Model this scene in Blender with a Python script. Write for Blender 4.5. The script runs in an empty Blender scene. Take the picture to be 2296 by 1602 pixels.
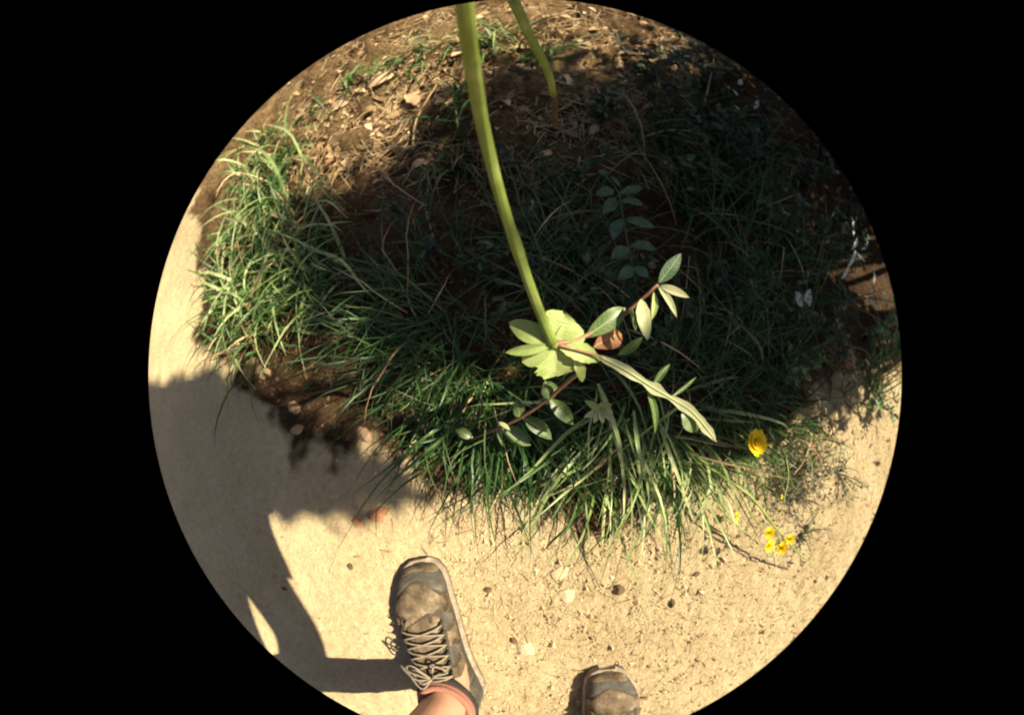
import bpy, math, random
from mathutils import Vector, noise, Matrix
R = math.radians
SC = bpy.context.scene
COL = SC.collection
rnd = random.Random(7)

# ------------------------------------------------------------------ camera (circular fisheye held low, looking down)
CAM_H = 0.62
TILT = R(15)
U0, V0, FU = 1178.0, 840.0, 845.0          # optical centre and focal length on a 2295 x 1602 frame
cam = bpy.data.cameras.new('fisheye_camera')
camo = bpy.data.objects.new('fisheye_camera', cam)
COL.objects.link(camo)
SC.camera = camo
camo.location = (0, 0, CAM_H)
camo.rotation_euler = (TILT, 0, 0)
cam.type = 'PANO'
cam.panorama_type = 'FISHEYE_EQUISOLID'
cam.fisheye_lens = 36.0 * FU / 2295
cam.fisheye_fov = R(120)
cam.sensor_fit = 'HORIZONTAL'
cam.sensor_width = 36
cam.shift_x = -(U0 - 1147.5) / 2295
cam.shift_y = (V0 - 801) / 1602
cam.clip_start = 0.005
cam.clip_end = 500
cam.dof.use_dof = True
cam.dof.focus_distance = 0.42
cam.lens = 13.255
cam.dof.aperture_fstop = 13.255 / 3.0

# ------------------------------------------------------------------ sky, sun, exposure
SUN_EL = R(55)
SUN_V = Vector((math.cos(SUN_EL) * 0.991, math.cos(SUN_EL) * 0.13, math.sin(SUN_EL)))   # towards the sun
w = bpy.data.worlds.new('World')
SC.world = w
w.use_nodes = True
nt = w.node_tree
sky = nt.nodes.new('ShaderNodeTexSky')
sky.sky_type = 'NISHITA'
sky.sun_disc = False
sky.sun_elevation = SUN_EL
sky.sun_rotation = math.atan2(SUN_V.x, SUN_V.y)
sky.air_density = 0.6
sky.dust_density = 2.2
sky.ozone_density = 0.0
bg = nt.nodes['Background']
nt.links.new(sky.outputs[0], bg.inputs[0])
bg.inputs[1].default_value = 0.05
sun = bpy.data.lights.new('sun', 'SUN')
sun.energy = 5.0
sun.angle = R(0.53)
sun.color = (1.0, 0.885, 0.65)
suno = bpy.data.objects.new('sun', sun)
COL.objects.link(suno)
suno.rotation_euler = SUN_V.to_track_quat('Z', 'Y').to_euler()
SC.view_settings.view_transform = 'Standard'
SC.view_settings.look = 'None'
SC.view_settings.gamma = 1.0
SC.view_settings.exposure = 1.18
SC.cycles.filter_width = 2.0
SC.cycles.max_bounces = 6
SC.cycles.transparent_max_bounces = 4

# ------------------------------------------------------------------ places: pixels of the photograph to points of the scene
CT, ST = math.cos(TILT), math.sin(TILT)
CAMP = Vector((0, 0, CAM_H))

def sstep(a, b, x):
    t = max(0.0, min(1.0, (x - a) / (b - a)))
    return t * t * (3 - 2 * t)

def zt(x, y):
    """height of the ground"""
    z = 0.30 * sstep(0.50, 1.75, y) * sstep(-1.15, -0.45, x)
    z += 0.035 * math.exp(-(((x - 0.12) / 0.45) ** 2 + ((y - 0.25) / 0.22) ** 2))
    z += 0.012 * (noise.noise(Vector((x * 3.1, y * 3.1, 0.3)))) 
    return z

def ray(u, v):
    dx, dy = u - U0, v - V0
    r = math.hypot(dx, dy)
    if r < 1e-6:
        c = (0, 0, -1)
    else:
        th = 2 * math.asin(min(1, r / (2 * FU)))
        c = (math.sin(th) * dx / r, -math.sin(th) * dy / r, -math.cos(th))
    return Vector((c[0], c[1] * CT - c[2] * ST, c[1] * ST + c[2] * CT))

def P(u, v, d):
    return CAMP + ray(u, v) * d

def gp(u, v, h=0.0):
    """where the line of sight meets a level h above the ground"""
    d = ray(u, v)
    t0, t = 0.05, 0.05
    while t < 4.0:
        p = CAMP + d * t
        if p.z < zt(p.x, p.y) + h:
            break
        t0 = t
        t += 0.03
    lo, hi = t0, t
    for _ in range(14):
        m = (lo + hi) / 2
        p = CAMP + d * m
        if p.z < zt(p.x, p.y) + h:
            hi = m
        else:
            lo = m
    return CAMP + d * hi

# ------------------------------------------------------------------ helpers
def tag(o, label=None, cat=None, group=None, kind=None):
    if label: o['label'] = label
    if cat: o['category'] = cat
    if group: o['group'] = group
    if kind: o['kind'] = kind
    return o

def empty(name, loc, label=None, cat=None, group=None):
    o = bpy.data.objects.new(name, None)
    o.empty_display_size = 0.02
    COL.objects.link(o)
    o.location = loc
    return tag(o, label, cat, group)

def root_of(p):
    v = Vector((0, 0, 0))
    while p is not None:
        v += Vector(p.location)
        p = p.parent
    return v

class MB:
    """collects world-space geometry for one mesh"""
    def __init__(self):
        self.v, self.f, self.m = [], [], []
    def add(self, v, f, m=0):
        n = len(self.v)
        self.v += [tuple(p) for p in v]
        self.f += [tuple(i + n for i in q) for q in f]
        self.m += [m] * len(f)
    def build(self, name, mats, parent=None, smooth=True, origin=None):
        me = bpy.data.meshes.new(name)
        if parent is not None:
            o0 = root_of(parent)
        elif origin is not None:
            o0 = Vector(origin)
        else:
            o0 = Vector((0, 0, 0))
        me.from_pydata([(x - o0.x, y - o0.y, z - o0.z) for x, y, z in self.v], [], self.f)
        if not isinstance(mats, (list, tuple)): mats = [mats]
        for m in mats: me.materials.append(m)
        if len(mats) > 1: me.polygons.foreach_set('material_index', self.m)
        if smooth: me.polygons.foreach_set('use_smooth', [True] * len(self.f))
        me.update()
        o = bpy.data.objects.new(name, me)
        COL.objects.link(o)
        if parent is not None: o.parent = parent
        else: o.location = o0
        return o

def spline(pts, n):
    """Catmull-Rom through pts (Vectors or floats)"""
    out = []
    k = len(pts)
    for i in range(n):
        t = i / (n - 1) * (k - 1)
        j = min(int(t), k - 2)
        f = t - j
        p1, p2 = pts[j], pts[j + 1]
        p0 = pts[j - 1] if j > 0 else p1 * 2 - p2
        p3 = pts[j + 2] if j + 2 < k else p2 * 2 - p1
        out.append(0.5 * ((2 * p1) + (p2 - p0) * f + (2 * p0 - 5 * p1 + 4 * p2 - p3) * f * f + (3 * p1 - p0 - 3 * p2 + p3) * f ** 3))
    return out

def tube(mb, pts, radii, seg=8, mat=0, cap=True):
    n = len(pts)
    vs, fs = [], []
    up = Vector((0.13, 0.31, 0.94)).normalized()
    for i, p in enumerate(pts):
        t = (pts[min(i + 1, n - 1)] - pts[max(i - 1, 0)]).normalized()
        a = t.cross(up)
        if a.length < 0.05: a = t.cross(Vector((1, 0, 0)))
        a.normalize()
        b = t.cross(a)
        r = radii[i] if isinstance(radii, (list, tuple)) else radii
        for k in range(seg):
            an = 2 * math.pi * k / seg
            vs.append(p + a * (r * math.cos(an)) + b * (r * math.sin(an)))
    for i in range(n - 1):
        for k in range(seg):
            k2 = (k + 1) % seg
            fs.append((i * seg + k, i * seg + k2, (i + 1) * seg + k2, (i + 1) * seg + k))
    if cap:
        fs.append(tuple(range(seg - 1, -1, -1)))
        fs.append(tuple((n - 1) * seg + k for k in range(seg)))
    mb.add(vs, fs, mat)

def ribbed(mb, pts, radii, seg=28, ribs=7):
    n0 = len(mb.v)
    tube(mb, pts, radii, seg=seg)
    for i, p in enumerate(pts):
        for k in range(seg):
            q = Vector(mb.v[n0 + i * seg + k])
            f = 1 + .045 * math.cos(ribs * 2 * math.pi * k / seg) + .05 * noise.noise(Vector((i * .5, k * .2, 3)))
            mb.v[n0 + i * seg + k] = tuple(p + (q - p) * f)

def leaf(mb, base, tip, width, up=Vector((0, 0, 1)), n=9, peak=0.45, fold=0.25, curl=0.12, teeth=0.0, lobes=0, mat=0, sharp=1.0, seed=0, stalk=0.0):
    """a thin leaf blade with midrib fold, curl and optional teeth"""
    rr = random.Random(seed)
    ax = tip - base
    L = ax.length
    ax = ax.normalized()
    side = ax.cross(up)
    if side.length < 1e-3: side = ax.cross(Vector((1, 0, 0)))
    side.normalize()
    nor = side.cross(ax).normalized()
    if nor.dot(up) < 0: nor = -nor
    vs, fs = [], []
    bow = rr.uniform(-0.05, 0.05)
    for i in range(n + 1):
        t = i / n
        if t < peak: wv = math.sin(t / peak * math.pi / 2) ** (0.8)
        else: wv = math.cos((t - peak) / (1 - peak) * math.pi / 2) ** (0.75 * sharp)
        wv = max(wv, 0.04 if i < n else 0.0)
        if t < stalk: wv = 0.06
        if teeth: wv *= 1 + teeth * (1 if i % 2 else -1) + rr.uniform(-.5, .5) * teeth
        if lobes: wv *= 0.62 + 0.38 * math.cos(t * lobes * 2 * math.pi) + rr.uniform(-.08, .08)
        c = base + ax * (L * t) - nor * (curl * L * (t - 0.5) ** 2 * 4 - curl * L) * 0.5 + side * (bow * L * math.sin(t * math.pi))
        hw = width * 0.5 * max(wv, 0.0)
        ed = nor * (hw * fold)
        wob = nor * (rr.uniform(-.06, .06) * width)
        vs += [c - side * hw + ed + wob, c - side * hw * 0.5 + ed * 0.42, c, c + side * hw * 0.5 + ed * 0.42, c + side * hw + ed - wob]
    for i in range(n):
        for k in range(4):
            a = i * 5 + k
            fs.append((a, a + 1, a + 6, a + 5))
    mb.add(vs, fs, mat)

def ribbon(mb, pts, width, mat=0, tw=0.0, fold=0.22):
    """a grass blade along pts"""
    n = len(pts)
    vs, fs = [], []
    for i, p in enumerate(pts):
        t = (pts[min(i + 1, n - 1)] - pts[max(i - 1, 0)]).normalized()
        s = t.cross(Vector((0, 0, 1)))
        if s.length < 0.08: s = t.cross(Vector((0.6, 0.8, 0)))
        s.normalize()
        nn = s.cross(t)
        ang = tw * (i / (n - 1))
        s2 = s * math.cos(ang) + nn * math.sin(ang)
        n2 = s2.cross(t)
        f = i / (n - 1)
        wv = width * 0.5 * min(1.0, 0.55 + 2.2 * f) * (1 - f ** 2.2) + 0.00012
        vs += [p - s2 * wv + n2 * wv * fold, p, p + s2 * wv + n2 * wv * fold]
    for i in range(n - 1):
        for k in range(2):
            a = i * 3 + k
            fs.append((a, a + 1, a + 4, a + 3))
    mb.add(vs, fs, mat)

def blade_path(b, az, phi0, phi1, L, n=8, clamp=0.003, wav=0.0, rr=rnd):
    pts = [b.copy()]
    p = b.copy()
    a = az
    kink = rr.randrange(2, n) if rr.random() < .14 else -1
    for i in range(n - 1):
        f = (i + 0.5) / (n - 1)
        if i == kink:
            phi0 += rr.uniform(.5, 1.1); phi1 += rr.uniform(.5, 1.1); a += rr.uniform(-.6, .6)
        ph = phi0 + (phi1 - phi0) * f ** 1.25
        a += rr.uniform(-wav, wav)
        st = L / (n - 1)
        p = p + Vector((math.sin(ph) * math.cos(a), math.sin(ph) * math.sin(a), math.cos(ph))) * st
        g = zt(p.x, p.y) + clamp
        if p.z < g: p.z = g
        pts.append(p.copy())
    return pts

def stone(name, p, sx, sy, sz, mat, label, rot=0.0, seed=0, cat='stone', sink=0.42, group=None):
    rr = random.Random(seed)
    mb = MB()
    nu, nv = 12, 8
    vs, fs = [], []
    off = Vector((seed * 3.7, seed * 1.3, 0))
    planes = [(Vector((rr.uniform(-1, 1), rr.uniform(-1, 1), rr.uniform(-.2, 1))).normalized(), rr.uniform(0.55, 0.85)) for _ in range(12)]
    for j in range(nv + 1):
        th = math.pi * j / nv
        for i in range(nu):
            ph = 2 * math.pi * i / nu
            d = Vector((math.sin(th) * math.cos(ph), math.sin(th) * math.sin(ph), math.cos(th)))
            r = 1.0 + 0.12 * noise.noise(d * 1.6 + off)
            for pn, pd in planes:
                k = d.dot(pn)
                if k * r > pd: r = pd / k
            q = Vector((d.x * r * sx, d.y * r * sy, d.z * r * sz))
            q = Matrix.Rotation(rot, 3, 'Z') @ q
            vs.append(q + Vector((p.x, p.y, p.z + sz * (1 - sink * 2))))
    for j in range(nv):
        for i in range(nu):
            i2 = (i + 1) % nu
            fs.append((j * nu + i, (j + 1) * nu + i, (j + 1) * nu + i2, j * nu + i2))
    mb.add(vs, fs)
    o = mb.build(name, mat, origin=p, smooth=False)
    return tag(o, label, cat, group)

# ------------------------------------------------------------------ materials
def new_mat(name):
    m = bpy.data.materials.new(name)
    m.use_nodes = True
    t = m.node_tree
    return m, t, t.nodes['Principled BSDF'], t.nodes['Material Output']

def N(t, kind, **kw):
    n = t.nodes.new(kind)
    for k, v in kw.items():
        if k in n.inputs.keys(): n.inputs[k].default_value = v
        else: setattr(n, k, v)
    return n

def ramp(t, stops):
    r = t.nodes.new('ShaderNodeValToRGB')
    e = r.color_ramp.elements
    while len(e) < len(stops): e.new(0.5)
    for i, (p, c) in enumerate(stops):
        e[i].position = p
        e[i].color = (*c, 1)
    return r

def plant_mat(name, stops, rough=0.45, transl=0.3, tcol=None, nscale=60.0, spec=0.4, island=True):
    """leaf-like material: colour varies from piece to piece and along each piece; some light passes through"""
    m, t, b, out = new_mat(name)
    r = ramp(t, stops)
    geo = N(t, 'ShaderNodeNewGeometry')
    tc = N(t, 'ShaderNodeTexCoord')
    no = N(t, 'ShaderNodeTexNoise', Scale=nscale, Detail=3.0)
    t.links.new(tc.outputs['Object'], no.inputs['Vector'])
    mx = N(t, 'ShaderNodeMath', operation='MULTIPLY_ADD')
    t.links.new(no.outputs[0], mx.inputs[0])
    mx.inputs[1].default_value = 0.7 if island else 1.6
    if island:
        ad = N(t, 'ShaderNodeMath', operation='MULTIPLY_ADD')
        t.links.new(geo.outputs['Random Per Island'], ad.inputs[0])
        ad.inputs[1].default_value = 0.8
        ad.inputs[2].default_value = -0.25
        oi = N(t, 'ShaderNodeObjectInfo')
        ad2 = N(t, 'ShaderNodeMath', operation='MULTIPLY_ADD')
        t.links.new(oi.outputs['Random'], ad2.inputs[0])
        ad2.inputs[1].default_value = 0.3
        t.links.new(ad.outputs[0], ad2.inputs[2])
        t.links.new(ad2.outputs[0], mx.inputs[2])
    else:
        mx.inputs[2].default_value = -0.3
    t.links.new(mx.outputs[0], r.inputs[0])
    t.links.new(r.outputs[0], b.inputs['Base Color'])
    b.inputs['Roughness'].default_value = rough
    b.inputs['Specular IOR Level'].default_value = spec
    if transl > 0:
        tr = N(t, 'ShaderNodeBsdfTranslucent')
        hs = N(t, 'ShaderNodeHueSaturation', Saturation=1.25, Value=1.5)
        t.links.new(r.outputs[0], hs.inputs['Color'])
        t.links.new(hs.outputs[0], tr.inputs[0])
        ms = N(t, 'ShaderNodeMixShader')
        ms.inputs[0].default_value = transl
        t.links.new(b.outputs[0], ms.inputs[1])
        t.links.new(tr.outputs[0], ms.inputs[2])
        t.links.new(ms.outputs[0], out.inputs[0])
    bp = N(t, 'ShaderNodeBump', Strength=0.25, Distance=0.001)
    t.links.new(no.outputs[0], bp.inputs['Height'])
    t.links.new(bp.outputs[0], b.inputs['Normal'])
    return m

def simple_mat(name, stops, rough=0.8, nscale=120.0, bump=0.4, bdist=0.001, detail=6.0, spec=0.2):
    m, t, b, out = new_mat(name)
    tc = N(t, 'ShaderNodeTexCoord')
    no = N(t, 'ShaderNodeTexNoise', Scale=nscale, Detail=detail, Roughness=0.65)
    t.links.new(tc.outputs['Object'], no.inputs['Vector'])
    r = ramp(t, stops)
    t.links.new(no.outputs[0], r.inputs[0])
    t.links.new(r.outputs[0], b.inputs['Base Color'])
    b.inputs['Roughness'].default_value = rough
    b.inputs['Specular IOR Level'].default_value = spec
    bp = N(t, 'ShaderNodeBump', Strength=bump, Distance=bdist)
    t.links.new(no.outputs[0], bp.inputs['Height'])
    t.links.new(bp.outputs[0], b.inputs['Normal'])
    return m

M = {}
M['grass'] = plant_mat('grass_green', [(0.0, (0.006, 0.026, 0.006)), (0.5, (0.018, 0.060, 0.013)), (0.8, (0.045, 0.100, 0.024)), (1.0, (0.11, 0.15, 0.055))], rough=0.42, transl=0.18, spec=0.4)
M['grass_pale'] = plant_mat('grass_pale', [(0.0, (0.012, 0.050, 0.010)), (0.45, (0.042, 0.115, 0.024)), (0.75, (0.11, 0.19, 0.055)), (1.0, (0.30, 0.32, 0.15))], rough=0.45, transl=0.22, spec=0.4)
M['grass_glint'] = plant_mat('grass_glint', [(0.0, (0.05, 0.12, 0.025)), (0.40, (0.14, 0.24, 0.06)), (0.7, (0.30, 0.37, 0.14)), (1.0, (0.50, 0.50, 0.28))], rough=0.4, transl=0.22, spec=0.5)  # lighter blade colour stands in for sun glints
M['stem'] = plant_mat('stem_green', [(0.0, (0.12, 0.17, 0.025)), (0.5, (0.19, 0.25, 0.05)), (0.8, (0.27, 0.31, 0.10)), (1.0, (0.30, 0.24, 0.12))], rough=0.5, transl=0.0, nscale=55, island=False)
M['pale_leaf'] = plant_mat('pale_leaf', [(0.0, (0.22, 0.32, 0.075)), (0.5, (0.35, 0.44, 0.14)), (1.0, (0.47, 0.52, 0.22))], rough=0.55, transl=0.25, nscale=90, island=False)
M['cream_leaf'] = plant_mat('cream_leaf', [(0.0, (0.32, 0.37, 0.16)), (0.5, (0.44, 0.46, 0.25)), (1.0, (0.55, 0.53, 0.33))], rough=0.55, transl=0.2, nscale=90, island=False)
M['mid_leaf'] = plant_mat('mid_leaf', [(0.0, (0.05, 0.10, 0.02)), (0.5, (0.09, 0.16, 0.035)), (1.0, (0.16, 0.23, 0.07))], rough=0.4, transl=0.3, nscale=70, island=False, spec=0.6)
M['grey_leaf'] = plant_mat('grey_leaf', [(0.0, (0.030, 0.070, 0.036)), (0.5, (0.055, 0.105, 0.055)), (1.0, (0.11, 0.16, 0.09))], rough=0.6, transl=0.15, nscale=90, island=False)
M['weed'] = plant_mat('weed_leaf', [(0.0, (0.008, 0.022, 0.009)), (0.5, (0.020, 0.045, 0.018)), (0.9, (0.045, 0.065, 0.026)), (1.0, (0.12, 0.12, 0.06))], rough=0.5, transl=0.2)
M['vein'] = plant_mat('leaf_vein', [(0.0, (0.30, 0.36, 0.16)), (1.0, (0.48, 0.48, 0.26))], rough=0.5, transl=0.0, island=False)
M['white_leaf'] = plant_mat('white_leaf', [(0.0, (0.35, 0.40, 0.32)), (0.6, (0.55, 0.57, 0.48)), (1.0, (0.66, 0.65, 0.55))], rough=0.7, transl=0.2, nscale=90, island=False)
M['red_stem'] = plant_mat('red_stem', [(0.0, (0.16, 0.07, 0.04)), (0.5, (0.24, 0.11, 0.065)), (1.0, (0.22, 0.17, 0.07))], rough=0.5, transl=0.0, nscale=40, island=False)
M['red_leaf'] = plant_mat('red_leaf', [(0.0, (0.22, 0.06, 0.03)), (0.6, (0.36, 0.13, 0.06)), (1.0, (0.30, 0.20, 0.07))], rough=0.6, transl=0.2, island=False)
M['petal'] = plant_mat('yellow_petal', [(0.0, (0.72, 0.50, 0.01)), (0.5, (0.85, 0.66, 0.015)), (1.0, (0.92, 0.76, 0.04))], rough=0.6, transl=0.3, spec=0.2)
M['petal_centre'] = plant_mat('flower_centre', [(0.0, (0.60, 0.38, 0.01)), (1.0, (0.82, 0.58, 0.02))], rough=0.8, transl=0.0, spec=0.1)
M['straw'] = plant_mat('dry_straw', [(0.0, (0.10, 0.055, 0.025)), (0.4, (0.30, 0.19, 0.095)), (0.75, (0.48, 0.34, 0.18)), (1.0, (0.60, 0.47, 0.29))], rough=0.7, transl=0.0, spec=0.2)
M['dry_leaf'] = plant_mat('dry_leaf', [(0.0, (0.26, 0.14, 0.07)), (0.5, (0.48, 0.31, 0.17)), (1.0, (0.64, 0.48, 0.30))], rough=0.75, transl=0.15, nscale=35, spec=0.2)
M['bark'] = simple_mat('bark', [(0.3, (0.05, 0.035, 0.022)), (0.7, (0.16, 0.11, 0.07))], nscale=60, bump=0.8)
M['stone_pale'] = simple_mat('stone_pale', [(0.25, (0.38, 0.28, 0.17)), (0.6, (0.54, 0.42, 0.27)), (0.8, (0.62, 0.50, 0.35))], nscale=70, bump=0.5)
M['stone_tan'] = simple_mat('stone_tan', [(0.25, (0.26, 0.16, 0.09)), (0.6, (0.38, 0.25, 0.15)), (0.8, (0.46, 0.32, 0.20))], nscale=70, bump=0.5)
M['shadow_clod'] = simple_mat('clod_shadow', [(0.25, (0.06, 0.038, 0.020)), (0.6, (0.13, 0.085, 0.045)), (0.8, (0.24, 0.17, 0.10))], nscale=90, bump=0.8)  # brown darkened to stand in for pits and shadows on the sand
M['stone_red'] = simple_mat('stone_red', [(0.25, (0.32, 0.13, 0.06)), (0.6, (0.46, 0.22, 0.11)), (0.8, (0.52, 0.30, 0.16))], nscale=70, bump=0.5)
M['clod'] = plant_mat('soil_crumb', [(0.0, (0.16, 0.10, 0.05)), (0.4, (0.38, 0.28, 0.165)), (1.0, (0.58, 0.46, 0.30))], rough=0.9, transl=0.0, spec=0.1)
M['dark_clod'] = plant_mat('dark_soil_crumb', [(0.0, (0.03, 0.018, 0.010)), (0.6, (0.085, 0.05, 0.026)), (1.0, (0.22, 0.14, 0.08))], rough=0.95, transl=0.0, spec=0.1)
M['skin'] = simple_mat('skin', [(0.3, (0.50, 0.25, 0.15)), (0.7, (0.62, 0.35, 0.23))], rough=0.5, nscale=30, bump=0.15, spec=0.4)
M['cloth'] = simple_mat('shirt_cloth', [(0.3, (0.10, 0.11, 0.14)), (0.7, (0.16, 0.17, 0.20))], rough=0.9, nscale=300)
M['shorts'] = simple_mat('shorts_cloth', [(0.3, (0.12, 0.11, 0.08)), (0.7, (0.20, 0.18, 0.13))], rough=0.9, nscale=300)
M['hair'] = simple_mat('hair', [(0.3, (0.02, 0.013, 0.008)), (0.7, (0.06, 0.04, 0.025))], rough=0.5, nscale=200)
M['sock'] = simple_mat('sock', [(0.3, (0.26, 0.11, 0.075)), (0.7, (0.36, 0.17, 0.12))], rough=0.9, nscale=400)
M['sole'] = simple_mat('shoe_sole', [(0.3, (0.14, 0.11, 0.08)), (0.55, (0.30, 0.245, 0.18)), (0.75, (0.42, 0.35, 0.26))], rough=0.9, nscale=60, bump=.6)
M['lace'] = simple_mat('shoe_lace', [(0.35, (0.13, 0.10, 0.07)), (0.65, (0.36, 0.30, 0.22))], rough=0.8, nscale=500)
M['black'] = simple_mat('camera_black', [(0.3, (0.012, 0.012, 0.013)), (0.7, (0.025, 0.025, 0.026))], rough=0.5, nscale=200)
M['overlay'] = simple_mat('shoe_overlay', [(0.30, (0.035, 0.025, 0.015)), (0.44, (0.10, 0.072, 0.043)), (0.56, (0.17, 0.125, 0.078)), (0.72, (0.33, 0.26, 0.175))], rough=0.8, nscale=38, bump=0.8, bdist=.003)
M['toecap'] = simple_mat('shoe_toe', [(0.3, (0.045, 0.040, 0.033)), (0.55, (0.085, 0.076, 0.063)), (0.75, (0.20, 0.165, 0.12))], rough=0.75, nscale=45, bump=0.6, bdist=.002)
M['shoedark'] = simple_mat('shoe_dark', [(0.3, (0.02, 0.018, 0.016)), (0.7, (0.05, 0.045, 0.04))], rough=0.9, nscale=200)
M['mesh'] = simple_mat('shoe_mesh', [(0.3, (0.03, 0.024, 0.018)), (0.6, (0.09, 0.07, 0.05)), (0.75, (0.20, 0.16, 0.12))], rough=0.85, nscale=260, bump=0.7)

def ground_mat():
    m, t, b, out = new_mat('ground')
    tc = N(t, 'ShaderNodeTexCoord')
    at = N(t, 'ShaderNodeAttribute', attribute_name='soil')
    n1 = N(t, 'ShaderNodeTexNoise', Scale=5.0, Detail=6.0, Roughness=0.6)
    n2 = N(t, 'ShaderNodeTexNoise', Scale=90.0, Detail=8.0, Roughness=0.7)
    n3 = N(t, 'ShaderNodeTexNoise', Scale=420.0, Detail=4.0, Roughness=0.7)
    vo = N(t, 'ShaderNodeTexVoronoi', Scale=55.0, feature='DISTANCE_TO_EDGE')
    wob = N(t, 'ShaderNodeVectorMath', operation='MULTIPLY_ADD')
    nv = N(t, 'ShaderNodeTexNoise', Scale=22.0, Detail=3.0)
    t.links.new(tc.outputs['Object'], nv.inputs['Vector'])
    t.links.new(nv.outputs['Color'], wob.inputs[0])
    wob.inputs[1].default_value = (0.06, 0.06, 0.06)
    t.links.new(tc.outputs['Object'], wob.inputs[2])
    t.links.new(wob.outputs[0], vo.inputs['Vector'])
    for n in (n1, n2, n3): t.links.new(tc.outputs['Object'], n.inputs['Vector'])
    add = N(t, 'ShaderNodeMath', operation='MULTIPLY_ADD')
    t.links.new(n2.outputs[0], add.inputs[0]); add.inputs[1].default_value = 0.55
    hm = N(t, 'ShaderNodeMath', operation='MULTIPLY'); hm.inputs[1].default_value = 0.45
    t.links.new(n1.outputs[0], hm.inputs[0]); t.links.new(hm.outputs[0], add.inputs[2])
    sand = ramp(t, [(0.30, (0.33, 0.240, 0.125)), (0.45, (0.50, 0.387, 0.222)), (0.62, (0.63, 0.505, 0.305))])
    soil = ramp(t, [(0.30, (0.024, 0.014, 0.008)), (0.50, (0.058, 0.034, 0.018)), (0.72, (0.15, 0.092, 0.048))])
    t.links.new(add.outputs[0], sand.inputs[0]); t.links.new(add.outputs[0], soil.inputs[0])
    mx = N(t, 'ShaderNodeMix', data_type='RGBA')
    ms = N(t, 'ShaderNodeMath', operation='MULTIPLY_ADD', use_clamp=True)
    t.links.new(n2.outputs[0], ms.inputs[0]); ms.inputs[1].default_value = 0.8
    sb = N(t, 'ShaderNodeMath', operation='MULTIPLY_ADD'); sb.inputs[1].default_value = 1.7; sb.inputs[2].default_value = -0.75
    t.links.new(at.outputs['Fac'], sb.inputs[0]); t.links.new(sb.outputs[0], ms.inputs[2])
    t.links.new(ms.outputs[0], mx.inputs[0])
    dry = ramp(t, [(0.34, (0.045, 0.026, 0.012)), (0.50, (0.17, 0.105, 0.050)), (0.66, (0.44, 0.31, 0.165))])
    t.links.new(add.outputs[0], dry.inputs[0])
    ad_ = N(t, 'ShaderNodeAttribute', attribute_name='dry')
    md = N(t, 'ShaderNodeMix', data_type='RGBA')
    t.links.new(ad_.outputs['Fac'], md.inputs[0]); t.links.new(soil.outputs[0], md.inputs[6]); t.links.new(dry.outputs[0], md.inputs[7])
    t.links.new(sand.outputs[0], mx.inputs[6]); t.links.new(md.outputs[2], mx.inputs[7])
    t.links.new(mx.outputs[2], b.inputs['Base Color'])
    b.inputs['Roughness'].default_value = 0.95
    b.inputs['Specular IOR Level'].default_value = 0.1
    # relief: grains, crumbs and drying cracks
    ck = N(t, 'ShaderNodeMapRange'); ck.inputs[1].default_value = 0.0; ck.inputs[2].default_value = 0.06
    t.links.new(vo.outputs['Distance'], ck.inputs[0])
    h1 = N(t, 'ShaderNodeMath', operation='MULTIPLY_ADD'); h1.inputs[1].default_value = 1.0
    t.links.new(n2.outputs[0], h1.inputs[0])
    h2 = N(t, 'ShaderNodeMath', operation='MULTIPLY'); h2.inputs[1].default_value = 0.16
    t.links.new(ck.outputs[0], h2.inputs[0]); t.links.new(h2.outputs[0], h1.inputs[2])
    h3 = N(t, 'ShaderNodeMath', operation='MULTIPLY_ADD'); h3.inputs[1].default_value = 0.35
    t.links.new(n3.outputs[0], h3.inputs[0]); t.links.new(h1.outputs[0], h3.inputs[2])
    bp = N(t, 'ShaderNodeBump', Strength=0.9, Distance=0.006)
    ar = N(t, 'ShaderNodeAttribute', attribute_name='rough')
    rm = N(t, 'ShaderNodeMath', operation='MULTIPLY_ADD'); rm.inputs[1].default_value = 0.008; rm.inputs[2].default_value = 0.008
    t.links.new(ar.outputs['Fac'], rm.inputs[0]); t.links.new(rm.outputs[0], bp.inputs['Distance'])
    t.links.new(h3.outputs[0], bp.inputs['Height'])
    t.links.new(bp.outputs[0], b.inputs['Normal'])
    return m
M['ground'] = ground_mat()

# ------------------------------------------------------------------ the ground: one sheet, fine near the camera
VERGE = [gp(*q) for q in [(430, 330), (440, 560), (452, 800), (560, 880), (690, 1010), (900, 1090), (1150, 1140), (1400, 1180), (1560, 1130), (1680, 1060), (1760, 960), (1860, 880), (2010, 850)]]

VX = VERGE[2].x

def verge_y(x):
    if x <= VX: return VERGE[2].y
    for a, b in zip(VERGE[2:], VERGE[3:]):
        if a.x <= x <= b.x: return a.y + (b.y - a.y) * (x - a.x) / (b.x - a.x)
    return VERGE[-1].y

def verge_x(y):
    if y <= VERGE[2].y: return VX
    for a, b in zip(VERGE[1::-1], VERGE[2:0:-1]):
        if b.y <= y <= a.y: return b.x + (a.x - b.x) * (y - b.y) / (a.y - b.y)
    return VERGE[0].x

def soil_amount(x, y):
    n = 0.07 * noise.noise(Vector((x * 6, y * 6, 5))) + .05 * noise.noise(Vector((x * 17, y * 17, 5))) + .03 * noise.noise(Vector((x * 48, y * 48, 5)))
    return sstep(-0.03, 0.06, min(y - verge_y(x), x - verge_x(y)) + n)

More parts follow.
